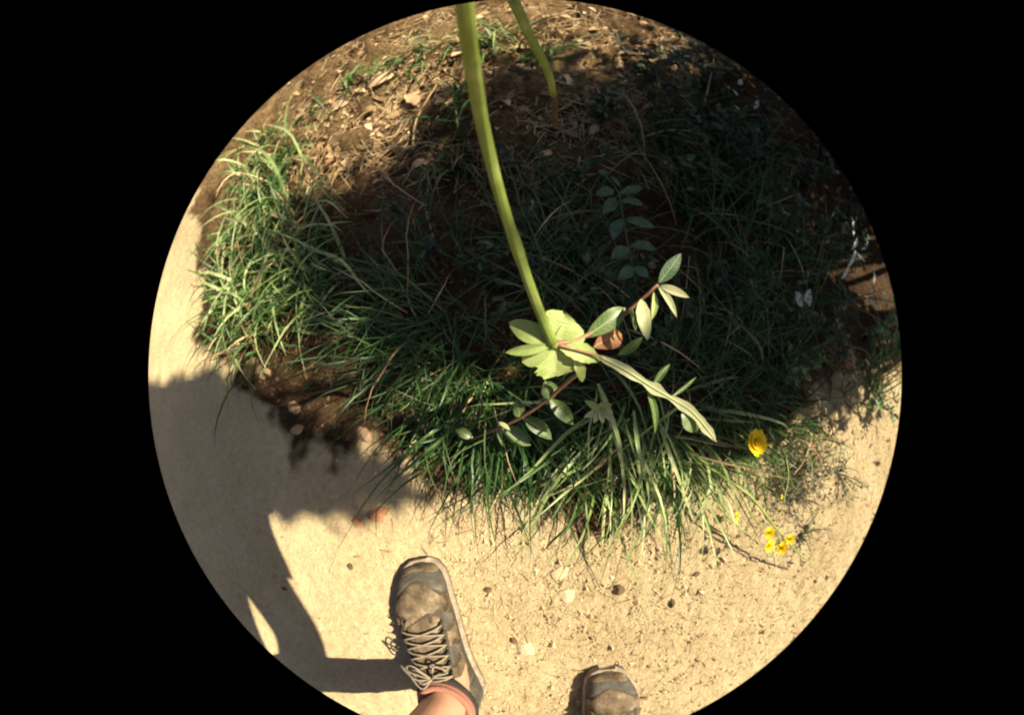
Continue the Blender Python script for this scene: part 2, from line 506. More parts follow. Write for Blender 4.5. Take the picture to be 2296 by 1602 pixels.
def axis(a, b, st, far):
    xs = []
    x = a
    while x <= b:
        xs.append(x)
        x += st
    g, s = [], st
    p = b
    while p < far:
        s *= 1.35
        p += s
        g.append(p)
    lft, s, p = [], st, a
    while p > -far:
        s *= 1.35
        p -= s
        lft.append(p)
    return lft[::-1] + xs + g
XS = axis(-1.35, 1.3, 0.0075, 120)
YS = axis(-0.75, 2.2, 0.0075, 120)
gv, soilv, roughv = [], [], []
for y in YS:
    for x in XS:
        near = abs(x) < 1.6 and -1 < y < 2.6
        z = zt(max(-4, min(4, x)), max(-4, min(4, y)))
        s = soil_amount(x, y) if near else 0.5
        if near:
            q = Vector((x * 28, y * 28, 1))
            rg = max(sstep(-.22, .12, x), .30 + .25 * noise.noise(Vector((x * 5, y * 5, 6))), sstep(.15, .5, y) * .8)
            z += (0.0022 + .002 * rg) * noise.noise(q) + (0.0014 + .0030 * rg) * noise.noise(q * 2.3)
            bk = sstep(.35, .8, y) * s
            if rg > 0 and y < .8:
                c1 = noise.noise(Vector((x * 75, y * 75, 4))); c2 = noise.noise(Vector((x * 38, y * 38, 8)))
                z += rg * (1 - .5 * s) * (.0050 * max(0, c1) - .0130 * max(0, c1 * -1 - .22) - .0110 * max(0, c2 - .25))
            z += s * (0.006 * noise.noise(q * 0.6) + 0.004 * abs(noise.noise(q * 1.4))) + bk * (.036 * noise.noise(q * .28) + .026 * noise.noise(q * .6) + .018 * abs(noise.noise(q * 1.1)))
        gv.append((x, y, z))
        soilv.append(s)
        roughv.append(max(s, sstep(-.22, .12, x + .10 * noise.noise(Vector((x * 4, y * 4, 9)))) if near else .5, sstep(.3, .7, y) if near else .5))
nx = len(XS)
gf = [(j * nx + i, j * nx + i + 1, (j + 1) * nx + i + 1, (j + 1) * nx + i) for j in range(len(YS) - 1) for i in range(nx - 1)]
gb = MB()
gb.add(gv, gf)
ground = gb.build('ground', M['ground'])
ground['kind'] = 'structure'
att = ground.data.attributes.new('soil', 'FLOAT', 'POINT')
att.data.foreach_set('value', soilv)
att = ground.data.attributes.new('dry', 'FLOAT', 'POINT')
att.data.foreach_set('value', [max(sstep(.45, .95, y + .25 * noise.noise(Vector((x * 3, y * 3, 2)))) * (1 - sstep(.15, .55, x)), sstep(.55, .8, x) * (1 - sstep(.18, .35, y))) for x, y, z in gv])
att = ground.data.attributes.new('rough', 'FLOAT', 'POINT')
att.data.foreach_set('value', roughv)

# ------------------------------------------------------------------ crumbs, straw and litter lying about (nobody could count them)
def in_view(lo=0.0):
    while True:
        a = rnd.uniform(0, 2 * math.pi)
        r = 845 * math.sqrt(rnd.random())
        u, v = U0 + r * math.cos(a), V0 + r * math.sin(a)
        if -20 < v < 1630: return u, v

CR = [(1, 0, 0), (-.5, .87, 0), (-.5, -.87, 0), (0, 0, 1), (0, 0, -.6)]
CF = [(0, 1, 3), (1, 2, 3), (2, 0, 3), (1, 0, 4), (2, 1, 4), (0, 2, 4)]
cb, cbs = MB(), MB()
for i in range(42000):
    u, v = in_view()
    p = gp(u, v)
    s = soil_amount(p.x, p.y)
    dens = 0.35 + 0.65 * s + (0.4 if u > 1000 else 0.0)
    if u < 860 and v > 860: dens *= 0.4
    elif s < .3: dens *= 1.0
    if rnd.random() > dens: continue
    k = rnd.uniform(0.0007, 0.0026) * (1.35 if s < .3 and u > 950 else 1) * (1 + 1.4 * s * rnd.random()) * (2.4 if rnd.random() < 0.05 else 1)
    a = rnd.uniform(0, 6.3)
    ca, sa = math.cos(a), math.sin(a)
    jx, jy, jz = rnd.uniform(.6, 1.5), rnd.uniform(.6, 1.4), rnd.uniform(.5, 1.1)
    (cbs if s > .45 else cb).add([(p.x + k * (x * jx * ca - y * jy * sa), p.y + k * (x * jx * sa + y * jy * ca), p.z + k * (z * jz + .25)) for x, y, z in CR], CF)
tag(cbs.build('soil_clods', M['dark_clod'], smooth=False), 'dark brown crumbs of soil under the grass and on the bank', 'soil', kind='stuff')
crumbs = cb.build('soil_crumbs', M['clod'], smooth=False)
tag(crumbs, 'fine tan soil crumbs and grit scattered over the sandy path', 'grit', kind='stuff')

sb = MB()
def straw_bit(u, v, L, wd, az=None, lift=0.0):
    p = gp(u, v)
    a = rnd.uniform(0, math.pi * 2) if az is None else az
    d = Vector((math.cos(a), math.sin(a), 0))
    pts = []
    bend = rnd.uniform(-.35, .35)
    for i in range(4):
        f = i / 3 - 0.5
        q = Vector((p.x, p.y, 0)) + d * (L * f) + Vector((-d.y, d.x, 0)) * (bend * L * f * f)
        q.z = zt(q.x, q.y) + wd + 0.003 + lift * (i / 3) + rnd.uniform(0, .002)
        pts.append(q)
    tube(sb, pts, [wd, wd, wd * .9, wd * .5], seg=4)
for i in range(2200):
    u, v = in_view()
    p = gp(u, v)
    s = soil_amount(p.x, p.y)
    if u < 800 and v > 880: continue
    if rnd.random() > 0.35 + (0.35 if u > 950 else 0) - .45 * s: continue
    far = max(1.0, (p - CAMP).length / 0.7)
    straw_bit(u, v, rnd.uniform(0.008, 0.035) * far ** .5, rnd.uniform(0.0003, 0.0008) * far ** .5, lift=rnd.uniform(0, .006))
for i in range(6000):       # the littered bank at the back
    u, v = rnd.uniform(640, 1560), rnd.uniform(20, 560)
    if rnd.random() < (v - 180 - (80 if u < 980 else 0)) / 260: continue
    straw_bit(u, v, rnd.uniform(0.03, 0.11), rnd.uniform(0.0006, 0.0018), lift=rnd.uniform(0, .02))
for i in range(1500):
    u, v = rnd.uniform(620, 1560), rnd.uniform(10, 420)
    if rnd.random() < (v - 170 - (80 if u < 980 else 0)) / 200 or (u - U0) ** 2 + (v - V0) ** 2 > 850 ** 2: continue
    p = gp(u, v, .006)
    a = rnd.uniform(0, 6.3)
    l = rnd.uniform(.010, .030) * rnd.choice((.5, .7, .8, 1, 1.7))
    d = Vector((math.cos(a), math.sin(a), rnd.uniform(-.1, .5))) * l
    leaf(sb, p, p + d, l * rnd.uniform(.25, .7), n=3, up=Vector((rnd.gauss(0, .5), rnd.gauss(-.3, .5), 1)), fold=.4, curl=.3, seed=i)
tag(sb.build('dry_straw_litter', M['straw']), 'dry brown straw and twig bits littering the soil and the bank', 'straw', kind='stuff')

# ------------------------------------------------------------------ stones
for i, (u, v, sx, sy, sz, m, lab) in enumerate([
    (595, 838, .020, .014, .012, 'stone_tan', 'brown stone at the left end of the shadow, farthest from the grass'),
    (660, 915, .017, .015, .013, 'stone_tan', 'rounded tan stone in the shadow above another flat tan stone'),
    (668, 962, .020, .012, .009, 'stone_tan', 'flat tan stone in the shadow just below a rounded stone'),
    (815, 972, .016, .018, .013, 'stone_tan', 'squarish ochre stone under the drooping dark grass blades'),
    (1252, 1285, .020, .017, .007, 'stone_pale', 'pale rounded stone at the tips of the front grass'),
    (1272, 1332, .019, .016, .008, 'stone_pale', 'pale angular stone chip on the sand below a rounded pale stone'),
    (1385, 1322, .013, .014, .012, 'shadow_clod', 'round clod coloured dark like a shadow on the sand right of the pale stones'),
    (1560, 1285, .012, .008, .007, 'shadow_clod', 'dark clod on the sand below the front grass, right of the other clods'),
    (1150, 1435, .007, .012, .008, 'shadow_clod', 'dark clod beside the pale flat stone between the shoes'),
    (1178, 1450, .020, .018, .010, 'stone_pale', 'pale flat stone half sunk in sand between the two shoes'),
    (1505, 1352, .007, .013, .010, 'shadow_clod', 'narrow clod coloured dark like a shadow on the sand, lower right of the round clod'),
    (1092, 1320, .010, .007, .006, 'shadow_clod', 'small brown clod coloured like a pit shadow on the sand right of the shoe tip'),
    (852, 1150, .026, .015, .009, 'stone_red', 'orange red stone at the sunlit edge of the grass shadow'),
    (800, 1168, .014, .011, .008, 'stone_red', 'small reddish stone left of the larger orange red stone'),
    (1905, 800, .030, .026, .016, 'stone_tan', 'brown earth lump in the shade at the right edge'),
    (785, 1268, .009, .007, .006, 'shadow_clod', 'tiny brown clod coloured like a pit shadow on the bright sand left of the shoe tip'),
    (638, 1318, .009, .006, .006, 'shadow_clod', 'tiny brown clod coloured like a pit shadow on bright sand beside the long leg shadow'),
    (970, 145, .050, .022, .018, 'stone_tan', 'long brown stone on the bank left of the tall stem'),
    (835, 108, .060, .028, .016, 'stone_pale', 'pale beige slab at the top edge of the bank'),
]):
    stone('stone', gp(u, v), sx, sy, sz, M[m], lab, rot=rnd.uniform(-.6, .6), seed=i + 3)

# ------------------------------------------------------------------ dry leaves and stalks on the bank
for i, (u, v, L, wd, az, lab) in enumerate([
    (855, 182, .085, .050, 0.4, 'curled tan dry leaf lying below the pale slab on the bank'),
    (925, 225, .080, .040, 2.2, 'ragged dry leaf on the bank left of the dry forked stalk'),
    (1030, 120, .070, .030, 0.9, 'dry leaf just left of the top of the tall stem'),
    (1265, 186, .060, .038, -0.5, 'pale greenish fallen leaf beside the bent green shoot'),
    (1415, 125, .090, .040, 0.2, 'large bleached dry leaf at the top right of the bank'),
    (1330, 118, .070, .034, 2.6, 'tan dry leaf at the top edge between shoot and bleached leaf'),
    (1160, 150, .060, .032, -0.9, 'dry leaf between the tall stem and the bent shoot'),
    (760, 240, .070, .035, 0.1, 'dry leaf on the bank at the upper left behind the grass'),
    (745, 435, .034, .026, -0.3, 'small pale broken leaf among the sunlit left grass'),
    (690, 300, .050, .016, 1.9, 'narrow bleached leaf leaning above the sunlit left grass'),
    (1455, 242, .050, .018, 0.5, 'bright bleached leaf pair lit in the dark upper right'),
    (1225, 345, .030, .018, 0.5, 'small brown dry leaf in the shade right of the tall stem'),
]):
    p = gp(u, v, 0.012)
    mb = MB()
    d = Vector((math.cos(az), math.sin(az), rnd.uniform(-.1, .25)))
    leaf(mb, p - d * L / 2, p + d * L / 2, wd, up=Vector((rnd.uniform(-.4, .4), rnd.uniform(-.7, .1), 1)), fold=rnd.uniform(.2, .6), curl=rnd.uniform(.1, .35), teeth=.12, seed=i)
    tag(mb.build('dry_leaf', M['dry_leaf'], origin=p), lab, 'leaf')

def stalk(name, pts, r, mat, lab, cat='stalk'):
    mb = MB()
    sp = spline(pts, 14)
    tube(mb, sp, [r * (1 - .5 * i / 13) for i in range(14)], seg=6)
    return tag(mb.build(name, mat, origin=pts[0]), lab, cat)
stalk('dry_stalk', [gp(925, 335, .01), gp(930, 280, .03), gp(945, 245, .05), gp(982, 185, .06)], .0035, M['straw'], 'bleached forked dry stalk standing on the bank left of the tall stem')
stalk('dry_stalk', [gp(935, 365, .01), gp(960, 395, .02), gp(955, 470, .02), gp(980, 560, .02)], .0022, M['straw'], 'thin crooked dry stalk running down into the shade left of the tall stem')
stalk('dry_stalk', [gp(860, 395, .02), gp(905, 430, .03), gp(965, 470, .01)], .0022, M['straw'], 'thin dry stalk slanting across the soil below the bank')
stalk('dry_stalk', [gp(738, 1285, .004), gp(765, 1220, .006), gp(800, 1165, .012)], .0009, M['straw'], 'single thin dry twig on the bright sand near the orange stones')
stalk('dry_stalk', [gp(1545, 575, .03), gp(1530, 700, .05), gp(1500, 800, .03)], .0012, M['straw'], 'thin brown stalk in the dark weeds behind the cream leaflets')

# ------------------------------------------------------------------ grass
def tussock(label, roots, nblades, nhero, mat, az, azs, phi0, phi1, L, W, explicit=(), group='grass tussocks on the verge', wav=.08, hero_mat=None, dead=.05):
    c = sum((r for r in roots), Vector((0, 0, 0))) / len(roots)
    c.z = zt(c.x, c.y)
    e = empty('grass_tussock', c, label, 'grass', group)
    rest = MB()
    for i in range(nblades):
        j = rnd.randrange(len(roots))
        r0 = roots[j]
        b = r0 + Vector((rnd.gauss(0, .035), rnd.gauss(0, .035), 0))
        b.z = zt(b.x, b.y) - .004
        a = az(b) if callable(az) else az
        a += rnd.gauss(0, azs)
        l = rnd.uniform(*L)
        pts = blade_path(b, a, rnd.uniform(*phi0), rnd.uniform(*phi1), l, wav=wav)
        wd = rnd.uniform(*W)
        if i < nhero:
            mb = MB()
            ribbon(mb, pts, wd * 1.5, tw=rnd.uniform(-1.0, 1.0))
            mb.build('blade', hero_mat or mat, e)
        else:
            ribbon(rest, pts, wd * 1.1, tw=rnd.uniform(-1.2, 1.2), mat=1 if rnd.random() < dead else 0)
    for pts, wd in explicit:
        mb = MB()
        ribbon(mb, spline(pts, 12), wd, tw=rnd.uniform(-.3, .3))
        mb.build('blade', hero_mat or mat, e)
    o = rest.build('fine_blades', [mat, M['straw']], e)
    o['kind'] = 'stuff'
    return e

def toward(u, v):
    t = gp(u, v)
    return lambda b: math.atan2(t.y - b.y, t.x - b.x)
def away(u, v):
    t = gp(u, v)
    return lambda b: math.atan2(b.y - t.y, b.x - t.x)

# sunlit front tussock, arching down over the path
G = lambda *q: [gp(u, v) for u, v in q]
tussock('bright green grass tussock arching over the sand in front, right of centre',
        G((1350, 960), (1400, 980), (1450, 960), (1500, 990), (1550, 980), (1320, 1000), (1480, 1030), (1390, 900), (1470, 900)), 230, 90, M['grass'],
        away(1440, 720), .62, (.2, .9), (1.2, 2.5), (.06, .27), (.0014, .0046), wav=.12, hero_mat=M['grass_glint'],
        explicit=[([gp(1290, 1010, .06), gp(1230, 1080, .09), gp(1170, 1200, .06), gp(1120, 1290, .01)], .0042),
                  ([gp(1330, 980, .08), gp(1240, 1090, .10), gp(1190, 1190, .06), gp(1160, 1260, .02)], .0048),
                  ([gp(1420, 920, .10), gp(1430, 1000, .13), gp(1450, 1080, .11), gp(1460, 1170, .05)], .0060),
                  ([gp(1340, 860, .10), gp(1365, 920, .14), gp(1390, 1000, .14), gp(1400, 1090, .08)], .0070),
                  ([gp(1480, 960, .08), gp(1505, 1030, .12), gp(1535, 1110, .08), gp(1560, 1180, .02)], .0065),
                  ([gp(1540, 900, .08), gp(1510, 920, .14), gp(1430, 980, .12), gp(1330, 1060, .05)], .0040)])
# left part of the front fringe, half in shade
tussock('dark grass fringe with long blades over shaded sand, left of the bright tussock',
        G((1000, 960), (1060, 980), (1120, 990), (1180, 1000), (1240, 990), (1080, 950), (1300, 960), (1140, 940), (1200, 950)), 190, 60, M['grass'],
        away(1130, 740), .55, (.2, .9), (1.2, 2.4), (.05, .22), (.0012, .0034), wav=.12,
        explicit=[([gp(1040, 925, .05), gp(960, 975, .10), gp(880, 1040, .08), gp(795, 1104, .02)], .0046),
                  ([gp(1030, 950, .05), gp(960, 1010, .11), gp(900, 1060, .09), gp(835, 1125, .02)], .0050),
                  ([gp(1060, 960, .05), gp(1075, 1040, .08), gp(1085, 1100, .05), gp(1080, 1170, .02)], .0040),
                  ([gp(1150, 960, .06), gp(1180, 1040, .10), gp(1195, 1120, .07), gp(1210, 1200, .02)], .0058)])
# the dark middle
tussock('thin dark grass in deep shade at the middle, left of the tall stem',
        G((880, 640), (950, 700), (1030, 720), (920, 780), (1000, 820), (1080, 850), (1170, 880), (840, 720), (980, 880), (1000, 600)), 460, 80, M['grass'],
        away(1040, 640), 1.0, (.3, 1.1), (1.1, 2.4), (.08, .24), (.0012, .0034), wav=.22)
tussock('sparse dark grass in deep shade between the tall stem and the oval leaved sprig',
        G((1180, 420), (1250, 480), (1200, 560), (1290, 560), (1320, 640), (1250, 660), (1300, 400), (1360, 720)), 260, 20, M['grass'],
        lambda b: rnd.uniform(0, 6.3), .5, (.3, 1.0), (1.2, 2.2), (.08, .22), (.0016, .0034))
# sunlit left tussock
tussock('dense sunlit grass tussock at the upper left with thick pale bent blades, some tinted as sun glints',
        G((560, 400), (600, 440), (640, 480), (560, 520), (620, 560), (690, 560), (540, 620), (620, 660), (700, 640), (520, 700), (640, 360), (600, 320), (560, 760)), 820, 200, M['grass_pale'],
        lambda b: rnd.choice((-1.2, -1.2, -2.0, -.3, 2.6, 1.0)), .7, (.2, .9), (1.2, 2.3), (.08, .24), (.0030, .0068), hero_mat=M['grass_glint'], wav=.16, dead=.16,
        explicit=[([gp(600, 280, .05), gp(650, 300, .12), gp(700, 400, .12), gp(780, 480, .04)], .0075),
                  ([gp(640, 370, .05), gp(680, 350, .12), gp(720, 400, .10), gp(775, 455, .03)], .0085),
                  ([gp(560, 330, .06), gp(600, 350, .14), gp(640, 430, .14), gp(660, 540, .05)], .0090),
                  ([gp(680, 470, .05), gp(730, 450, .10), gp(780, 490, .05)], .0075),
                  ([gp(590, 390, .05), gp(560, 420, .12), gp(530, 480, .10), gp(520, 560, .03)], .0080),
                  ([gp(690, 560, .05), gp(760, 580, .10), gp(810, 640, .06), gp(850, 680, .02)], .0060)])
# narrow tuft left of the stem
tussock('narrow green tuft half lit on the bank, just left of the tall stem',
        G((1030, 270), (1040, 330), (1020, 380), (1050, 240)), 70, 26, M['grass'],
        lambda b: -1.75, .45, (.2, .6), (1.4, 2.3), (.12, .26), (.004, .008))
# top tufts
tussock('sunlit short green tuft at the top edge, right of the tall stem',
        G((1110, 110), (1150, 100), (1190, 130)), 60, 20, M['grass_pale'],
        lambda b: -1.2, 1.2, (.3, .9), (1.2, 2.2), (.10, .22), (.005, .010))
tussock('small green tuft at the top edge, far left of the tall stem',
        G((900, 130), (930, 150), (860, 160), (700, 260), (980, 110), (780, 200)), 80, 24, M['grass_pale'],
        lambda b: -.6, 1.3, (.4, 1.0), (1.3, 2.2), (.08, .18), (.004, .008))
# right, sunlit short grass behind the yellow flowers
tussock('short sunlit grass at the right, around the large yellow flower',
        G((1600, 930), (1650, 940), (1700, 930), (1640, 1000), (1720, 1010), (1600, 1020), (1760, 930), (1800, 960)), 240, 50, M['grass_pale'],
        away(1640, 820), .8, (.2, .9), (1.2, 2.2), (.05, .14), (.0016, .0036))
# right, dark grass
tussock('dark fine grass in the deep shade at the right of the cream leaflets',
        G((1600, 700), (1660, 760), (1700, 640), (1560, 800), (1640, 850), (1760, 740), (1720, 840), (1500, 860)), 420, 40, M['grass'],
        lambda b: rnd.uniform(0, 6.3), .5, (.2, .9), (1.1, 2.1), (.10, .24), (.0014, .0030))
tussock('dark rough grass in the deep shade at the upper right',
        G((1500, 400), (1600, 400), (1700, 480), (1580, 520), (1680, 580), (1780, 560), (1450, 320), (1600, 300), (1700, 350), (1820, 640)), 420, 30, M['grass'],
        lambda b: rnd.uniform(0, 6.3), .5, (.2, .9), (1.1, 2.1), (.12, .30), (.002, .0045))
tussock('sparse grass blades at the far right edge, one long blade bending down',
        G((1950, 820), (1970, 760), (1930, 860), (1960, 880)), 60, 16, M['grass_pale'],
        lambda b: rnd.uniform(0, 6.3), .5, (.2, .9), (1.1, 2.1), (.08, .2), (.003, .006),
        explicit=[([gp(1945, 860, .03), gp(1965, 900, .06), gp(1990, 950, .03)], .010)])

# ------------------------------------------------------------------ weeds
def weed(name, label, base, n, H, spread, lsize, mat, group='low weeds growing in the verge', nst=6, stem_mat=None, lw=.5, pale=0):
    e = empty(name, base, label, 'weed', group)
    sm, lf = MB(), MB()
    for s in range(nst):
        a = rnd.uniform(0, 6.3)
        top = base + Vector((math.cos(a) * spread * rnd.uniform(.3, 1), math.sin(a) * spread * rnd.uniform(.3, 1), H * rnd.uniform(.5, 1.1)))
        mid = base.lerp(top, .5) + Vector((rnd.gauss(0, .12) * spread, rnd.gauss(0, .12) * spread, H * .12))
        sp = spline([base, mid, top], 8)
        tube(sm, sp, [.0014 * (1 - .6 * i / 7) for i in range(8)], seg=5)
        for k in range(n // nst):
            t = rnd.uniform(.15, 1.0)
            p = sp[min(7, int(t * 7.99))] + Vector((rnd.gauss(0, .004), rnd.gauss(0, .004), rnd.gauss(0, .004)))
            aa = rnd.uniform(0, 6.3)
            d = Vector((math.cos(aa), math.sin(aa), rnd.uniform(-.2, .8))).normalized()
            l = lsize * rnd.uniform(.5, 1.2)
            leaf(lf, p, p + d * l, l * lw, n=4, up=Vector((rnd.gauss(0, .4), rnd.gauss(0, .4), 1)), seed=k + s * 31)
    sm.build('stems', stem_mat or M['weed'], e)
    o = lf.build('foliage', mat, e)
    o['kind'] = 'stuff'
    return e

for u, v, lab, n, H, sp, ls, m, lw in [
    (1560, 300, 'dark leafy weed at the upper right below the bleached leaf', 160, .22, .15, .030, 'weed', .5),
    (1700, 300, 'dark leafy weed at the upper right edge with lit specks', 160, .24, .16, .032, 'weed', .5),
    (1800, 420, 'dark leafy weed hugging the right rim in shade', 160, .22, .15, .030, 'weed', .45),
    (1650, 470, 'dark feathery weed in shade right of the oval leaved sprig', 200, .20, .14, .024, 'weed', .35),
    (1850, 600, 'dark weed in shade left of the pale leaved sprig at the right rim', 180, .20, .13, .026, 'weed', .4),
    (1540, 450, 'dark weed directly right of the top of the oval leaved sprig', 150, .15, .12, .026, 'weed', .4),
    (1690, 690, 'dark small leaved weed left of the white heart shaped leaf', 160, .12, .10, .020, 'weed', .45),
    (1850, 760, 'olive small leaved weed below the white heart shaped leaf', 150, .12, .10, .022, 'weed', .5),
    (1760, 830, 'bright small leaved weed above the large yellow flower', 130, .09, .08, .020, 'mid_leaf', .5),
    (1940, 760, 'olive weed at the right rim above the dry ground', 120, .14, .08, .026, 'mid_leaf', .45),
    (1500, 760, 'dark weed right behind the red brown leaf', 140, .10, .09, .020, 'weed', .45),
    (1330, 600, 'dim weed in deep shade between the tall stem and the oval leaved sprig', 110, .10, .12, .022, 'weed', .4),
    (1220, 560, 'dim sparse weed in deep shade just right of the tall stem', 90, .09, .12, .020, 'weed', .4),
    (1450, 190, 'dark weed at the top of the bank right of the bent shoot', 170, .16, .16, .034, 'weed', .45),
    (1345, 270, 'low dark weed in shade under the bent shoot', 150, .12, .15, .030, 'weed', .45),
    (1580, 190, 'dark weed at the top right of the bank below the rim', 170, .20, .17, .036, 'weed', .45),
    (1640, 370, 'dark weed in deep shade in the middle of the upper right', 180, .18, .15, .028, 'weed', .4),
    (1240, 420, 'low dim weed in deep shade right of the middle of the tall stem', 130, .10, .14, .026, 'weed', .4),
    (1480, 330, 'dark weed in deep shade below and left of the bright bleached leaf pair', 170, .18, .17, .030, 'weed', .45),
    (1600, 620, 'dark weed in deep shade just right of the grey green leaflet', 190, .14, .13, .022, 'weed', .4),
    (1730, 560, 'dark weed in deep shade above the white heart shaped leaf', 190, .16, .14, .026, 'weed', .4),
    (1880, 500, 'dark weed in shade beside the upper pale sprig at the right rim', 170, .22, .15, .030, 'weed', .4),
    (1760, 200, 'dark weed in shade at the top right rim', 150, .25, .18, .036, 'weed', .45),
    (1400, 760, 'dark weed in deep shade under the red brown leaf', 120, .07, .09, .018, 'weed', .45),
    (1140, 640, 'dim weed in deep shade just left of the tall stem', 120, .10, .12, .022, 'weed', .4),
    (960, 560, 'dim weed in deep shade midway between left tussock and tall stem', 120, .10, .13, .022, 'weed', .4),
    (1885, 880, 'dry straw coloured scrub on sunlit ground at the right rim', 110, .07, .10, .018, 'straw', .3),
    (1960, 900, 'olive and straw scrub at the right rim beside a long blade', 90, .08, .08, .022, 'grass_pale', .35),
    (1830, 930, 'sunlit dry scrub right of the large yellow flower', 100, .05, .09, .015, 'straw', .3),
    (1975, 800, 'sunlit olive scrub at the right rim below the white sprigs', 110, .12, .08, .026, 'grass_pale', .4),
    (1990, 720, 'narrow leaved scrub hard against the right rim below the lower white sprig', 90, .14, .07, .028, 'grass_glint', .35),
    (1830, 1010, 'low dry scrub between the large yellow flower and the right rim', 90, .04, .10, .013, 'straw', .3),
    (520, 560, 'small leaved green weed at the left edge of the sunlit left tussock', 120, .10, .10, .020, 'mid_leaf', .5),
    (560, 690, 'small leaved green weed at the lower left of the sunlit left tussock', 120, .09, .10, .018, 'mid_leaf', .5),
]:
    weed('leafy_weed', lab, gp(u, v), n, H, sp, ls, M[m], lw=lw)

# the dark wiry clump on the dry ground at the right
base = gp(1775, 1060)
e = empty('wiry_weed', base, 'dark wiry dried clump on the dry ground below the large yellow flower', 'weed')
tw, fl = MB(), MB()
for i in range(150):
    a = rnd.uniform(0, 6.3)
    pts = blade_path(base + Vector((rnd.gauss(0, .03), rnd.gauss(0, .03), 0)), a, rnd.uniform(.3, 1.2), rnd.uniform(1.3, 2.0), rnd.uniform(.04, .13), n=6, wav=.5)
    tube(tw, pts, [.0007, .0007, .0006, .0005, .0004, .0003], seg=4)
    for k in range(3):
        q = pts[rnd.randrange(1, 6)]
        d = Vector((rnd.gauss(0, 1), rnd.gauss(0, 1), rnd.gauss(0, .6))).normalized()
        leaf(fl, q, q + d * rnd.uniform(.005, .014), .004, n=3, seed=i)
tw.build('twigs', M['bark'], e)
fl.build('foliage', M['weed'], e)['kind'] = 'stuff'
base = gp(1880, 1060)
weed('wiry_weed', 'thin greenish wiry weed on dry ground at the right rim', base, 90, .04, .12, .012, M['weed'], nst=14, lw=.35)
weed('wiry_weed', 'thin olive wiry weed low on the dry ground beside the yellow flower group', gp(1790, 1200), 70, .03, .09, .011, M['weed'], nst=10, lw=.35)

# ------------------------------------------------------------------ the tall stemmed plant rising towards the camera
node = P(1240, 770, .29)
foot = gp(1300, 850)
e = empty('tall_plant', foot, 'tall plant with thick pale green stem rising close to the lens and pale lobed leaves', 'plant')
path = [P(1240, 770, .29), P(1200, 675, .275), P(1153, 540, .255), P(1110, 400, .232), P(1080, 270, .210), P(1062, 170, .193), P(1050, 92, .181), P(1038, 0, .17)]
d = (path[-1] - path[-2]).normalized()
path += [path[-1] + d * .05 + Vector((0, 0, .03)), path[-1] + d * .11 + Vector((0, .01, .10))]
sp = spline(path, 46)
mb = MB()
ribbed(mb, sp, [.0036 + .0004 * (i / 45) + (.0006 if i in (9, 10, 27) else 0) for i in range(46)])
mb.build('stem', M['stem'], e)
mb = MB()
low = spline([foot - Vector((0, 0, .01)), foot.lerp(node, .45) + Vector((.012, .012, 0)), node], 14)
tube(mb, low, [.0042 - .0006 * i / 13 for i in range(14)], seg=10)
mb.build('stem', M['stem'], e)['label'] = 'lower stem below the leaf whorl'
top = path[-1]
mb = MB()                                    # flower bud at the very top, out of the picture
for i in range(14):
    a = i * 2.4
    leaf(mb, top, top + Vector((math.cos(a) * .008, math.sin(a) * .008, .02)), .006, n=4, up=Vector((math.cos(a), math.sin(a), .2)))
mb.build('bud', M['mid_leaf'], e)

def pl(name, b, t, wd, mat, parent, dn=None, **kw):
    """leaf from pixel+distance b to t; wd in frame units"""
    pb, pt = P(*b), P(*t)
    mbb = MB()
    view = (CAMP - pb).normalized()
    upv = (view * .75 + Vector((0.25, -.05, .35)) if dn is None else dn).normalized()
    wl_ = wd / FU * (b[2] + t[2]) / 2
    leaf(mbb, pb, pt, wl_, up=upv, **kw)
    n_ = kw.get('n', 9)
    row = lambda i, k: Vector(mbb.v[i * 5 + k])
    rows_ = [[row(i, k) for k in range(5)] for i in range(n_ + 1)]
    rv = max(.00025, wl_ * .018)
    tube(mbb, [r_[2] for r_ in rows_], [rv * (1.5 - 1.2 * i / n_) for i in range(n_ + 1)], seg=5, mat=1)
    for i in range(1, n_ - 2):
        for k1_, k2_ in ((1, 0), (3, 4)):
            i2 = min(n_ - 1, i + 1)
            tube(mbb, [rows_[i][2], rows_[i][k1_].lerp(rows_[i2][k1_], .5), rows_[i2][k2_].lerp(rows_[i2][2], .12)], [rv * .6, rv * .45, rv * .2], seg=4, mat=1)
    return mbb.build(name, [mat, M['vein']], parent)

nd = .292
for b, t, wd, m, kw in [
    ((1243, 766, nd), (1140, 722, .300), 50, 'pale_leaf', dict(peak=.5, seed=1)),
    ((1232, 768, nd + .004), (1262, 697, .298), 92, 'pale_leaf', dict(peak=.5, sharp=.6, seed=2, teeth=.03)),
    ((1240, 770, nd + .002), (1308, 742, .305), 62, 'pale_leaf', dict(peak=.55, sharp=.7, seed=3)),
    ((1243, 772, nd), (1132, 790, .295), 24, 'pale_leaf', dict(peak=.55, fold=.7, seed=4)),
    ((1243, 774, nd + .002), (1170, 812, .300), 46, 'pale_leaf', dict(peak=.62, sharp=.6, seed=5, teeth=.05)),
    ((1245, 774, nd + .006), (1248, 842, .312), 100, 'pale_leaf', dict(peak=.6, sharp=.55, seed=6, teeth=.10, n=12)),
    ((1245, 772, nd + .004), (1345, 808, .310), 44, 'pale_leaf', dict(peak=.5, seed=7, teeth=.06, n=12)),
    ((1285, 805, nd + .010), (1306, 856, .325), 24, 'pale_leaf', dict(seed=8)),
]:
    pl('leaf', b, t, wd, M[m], e, **kw)
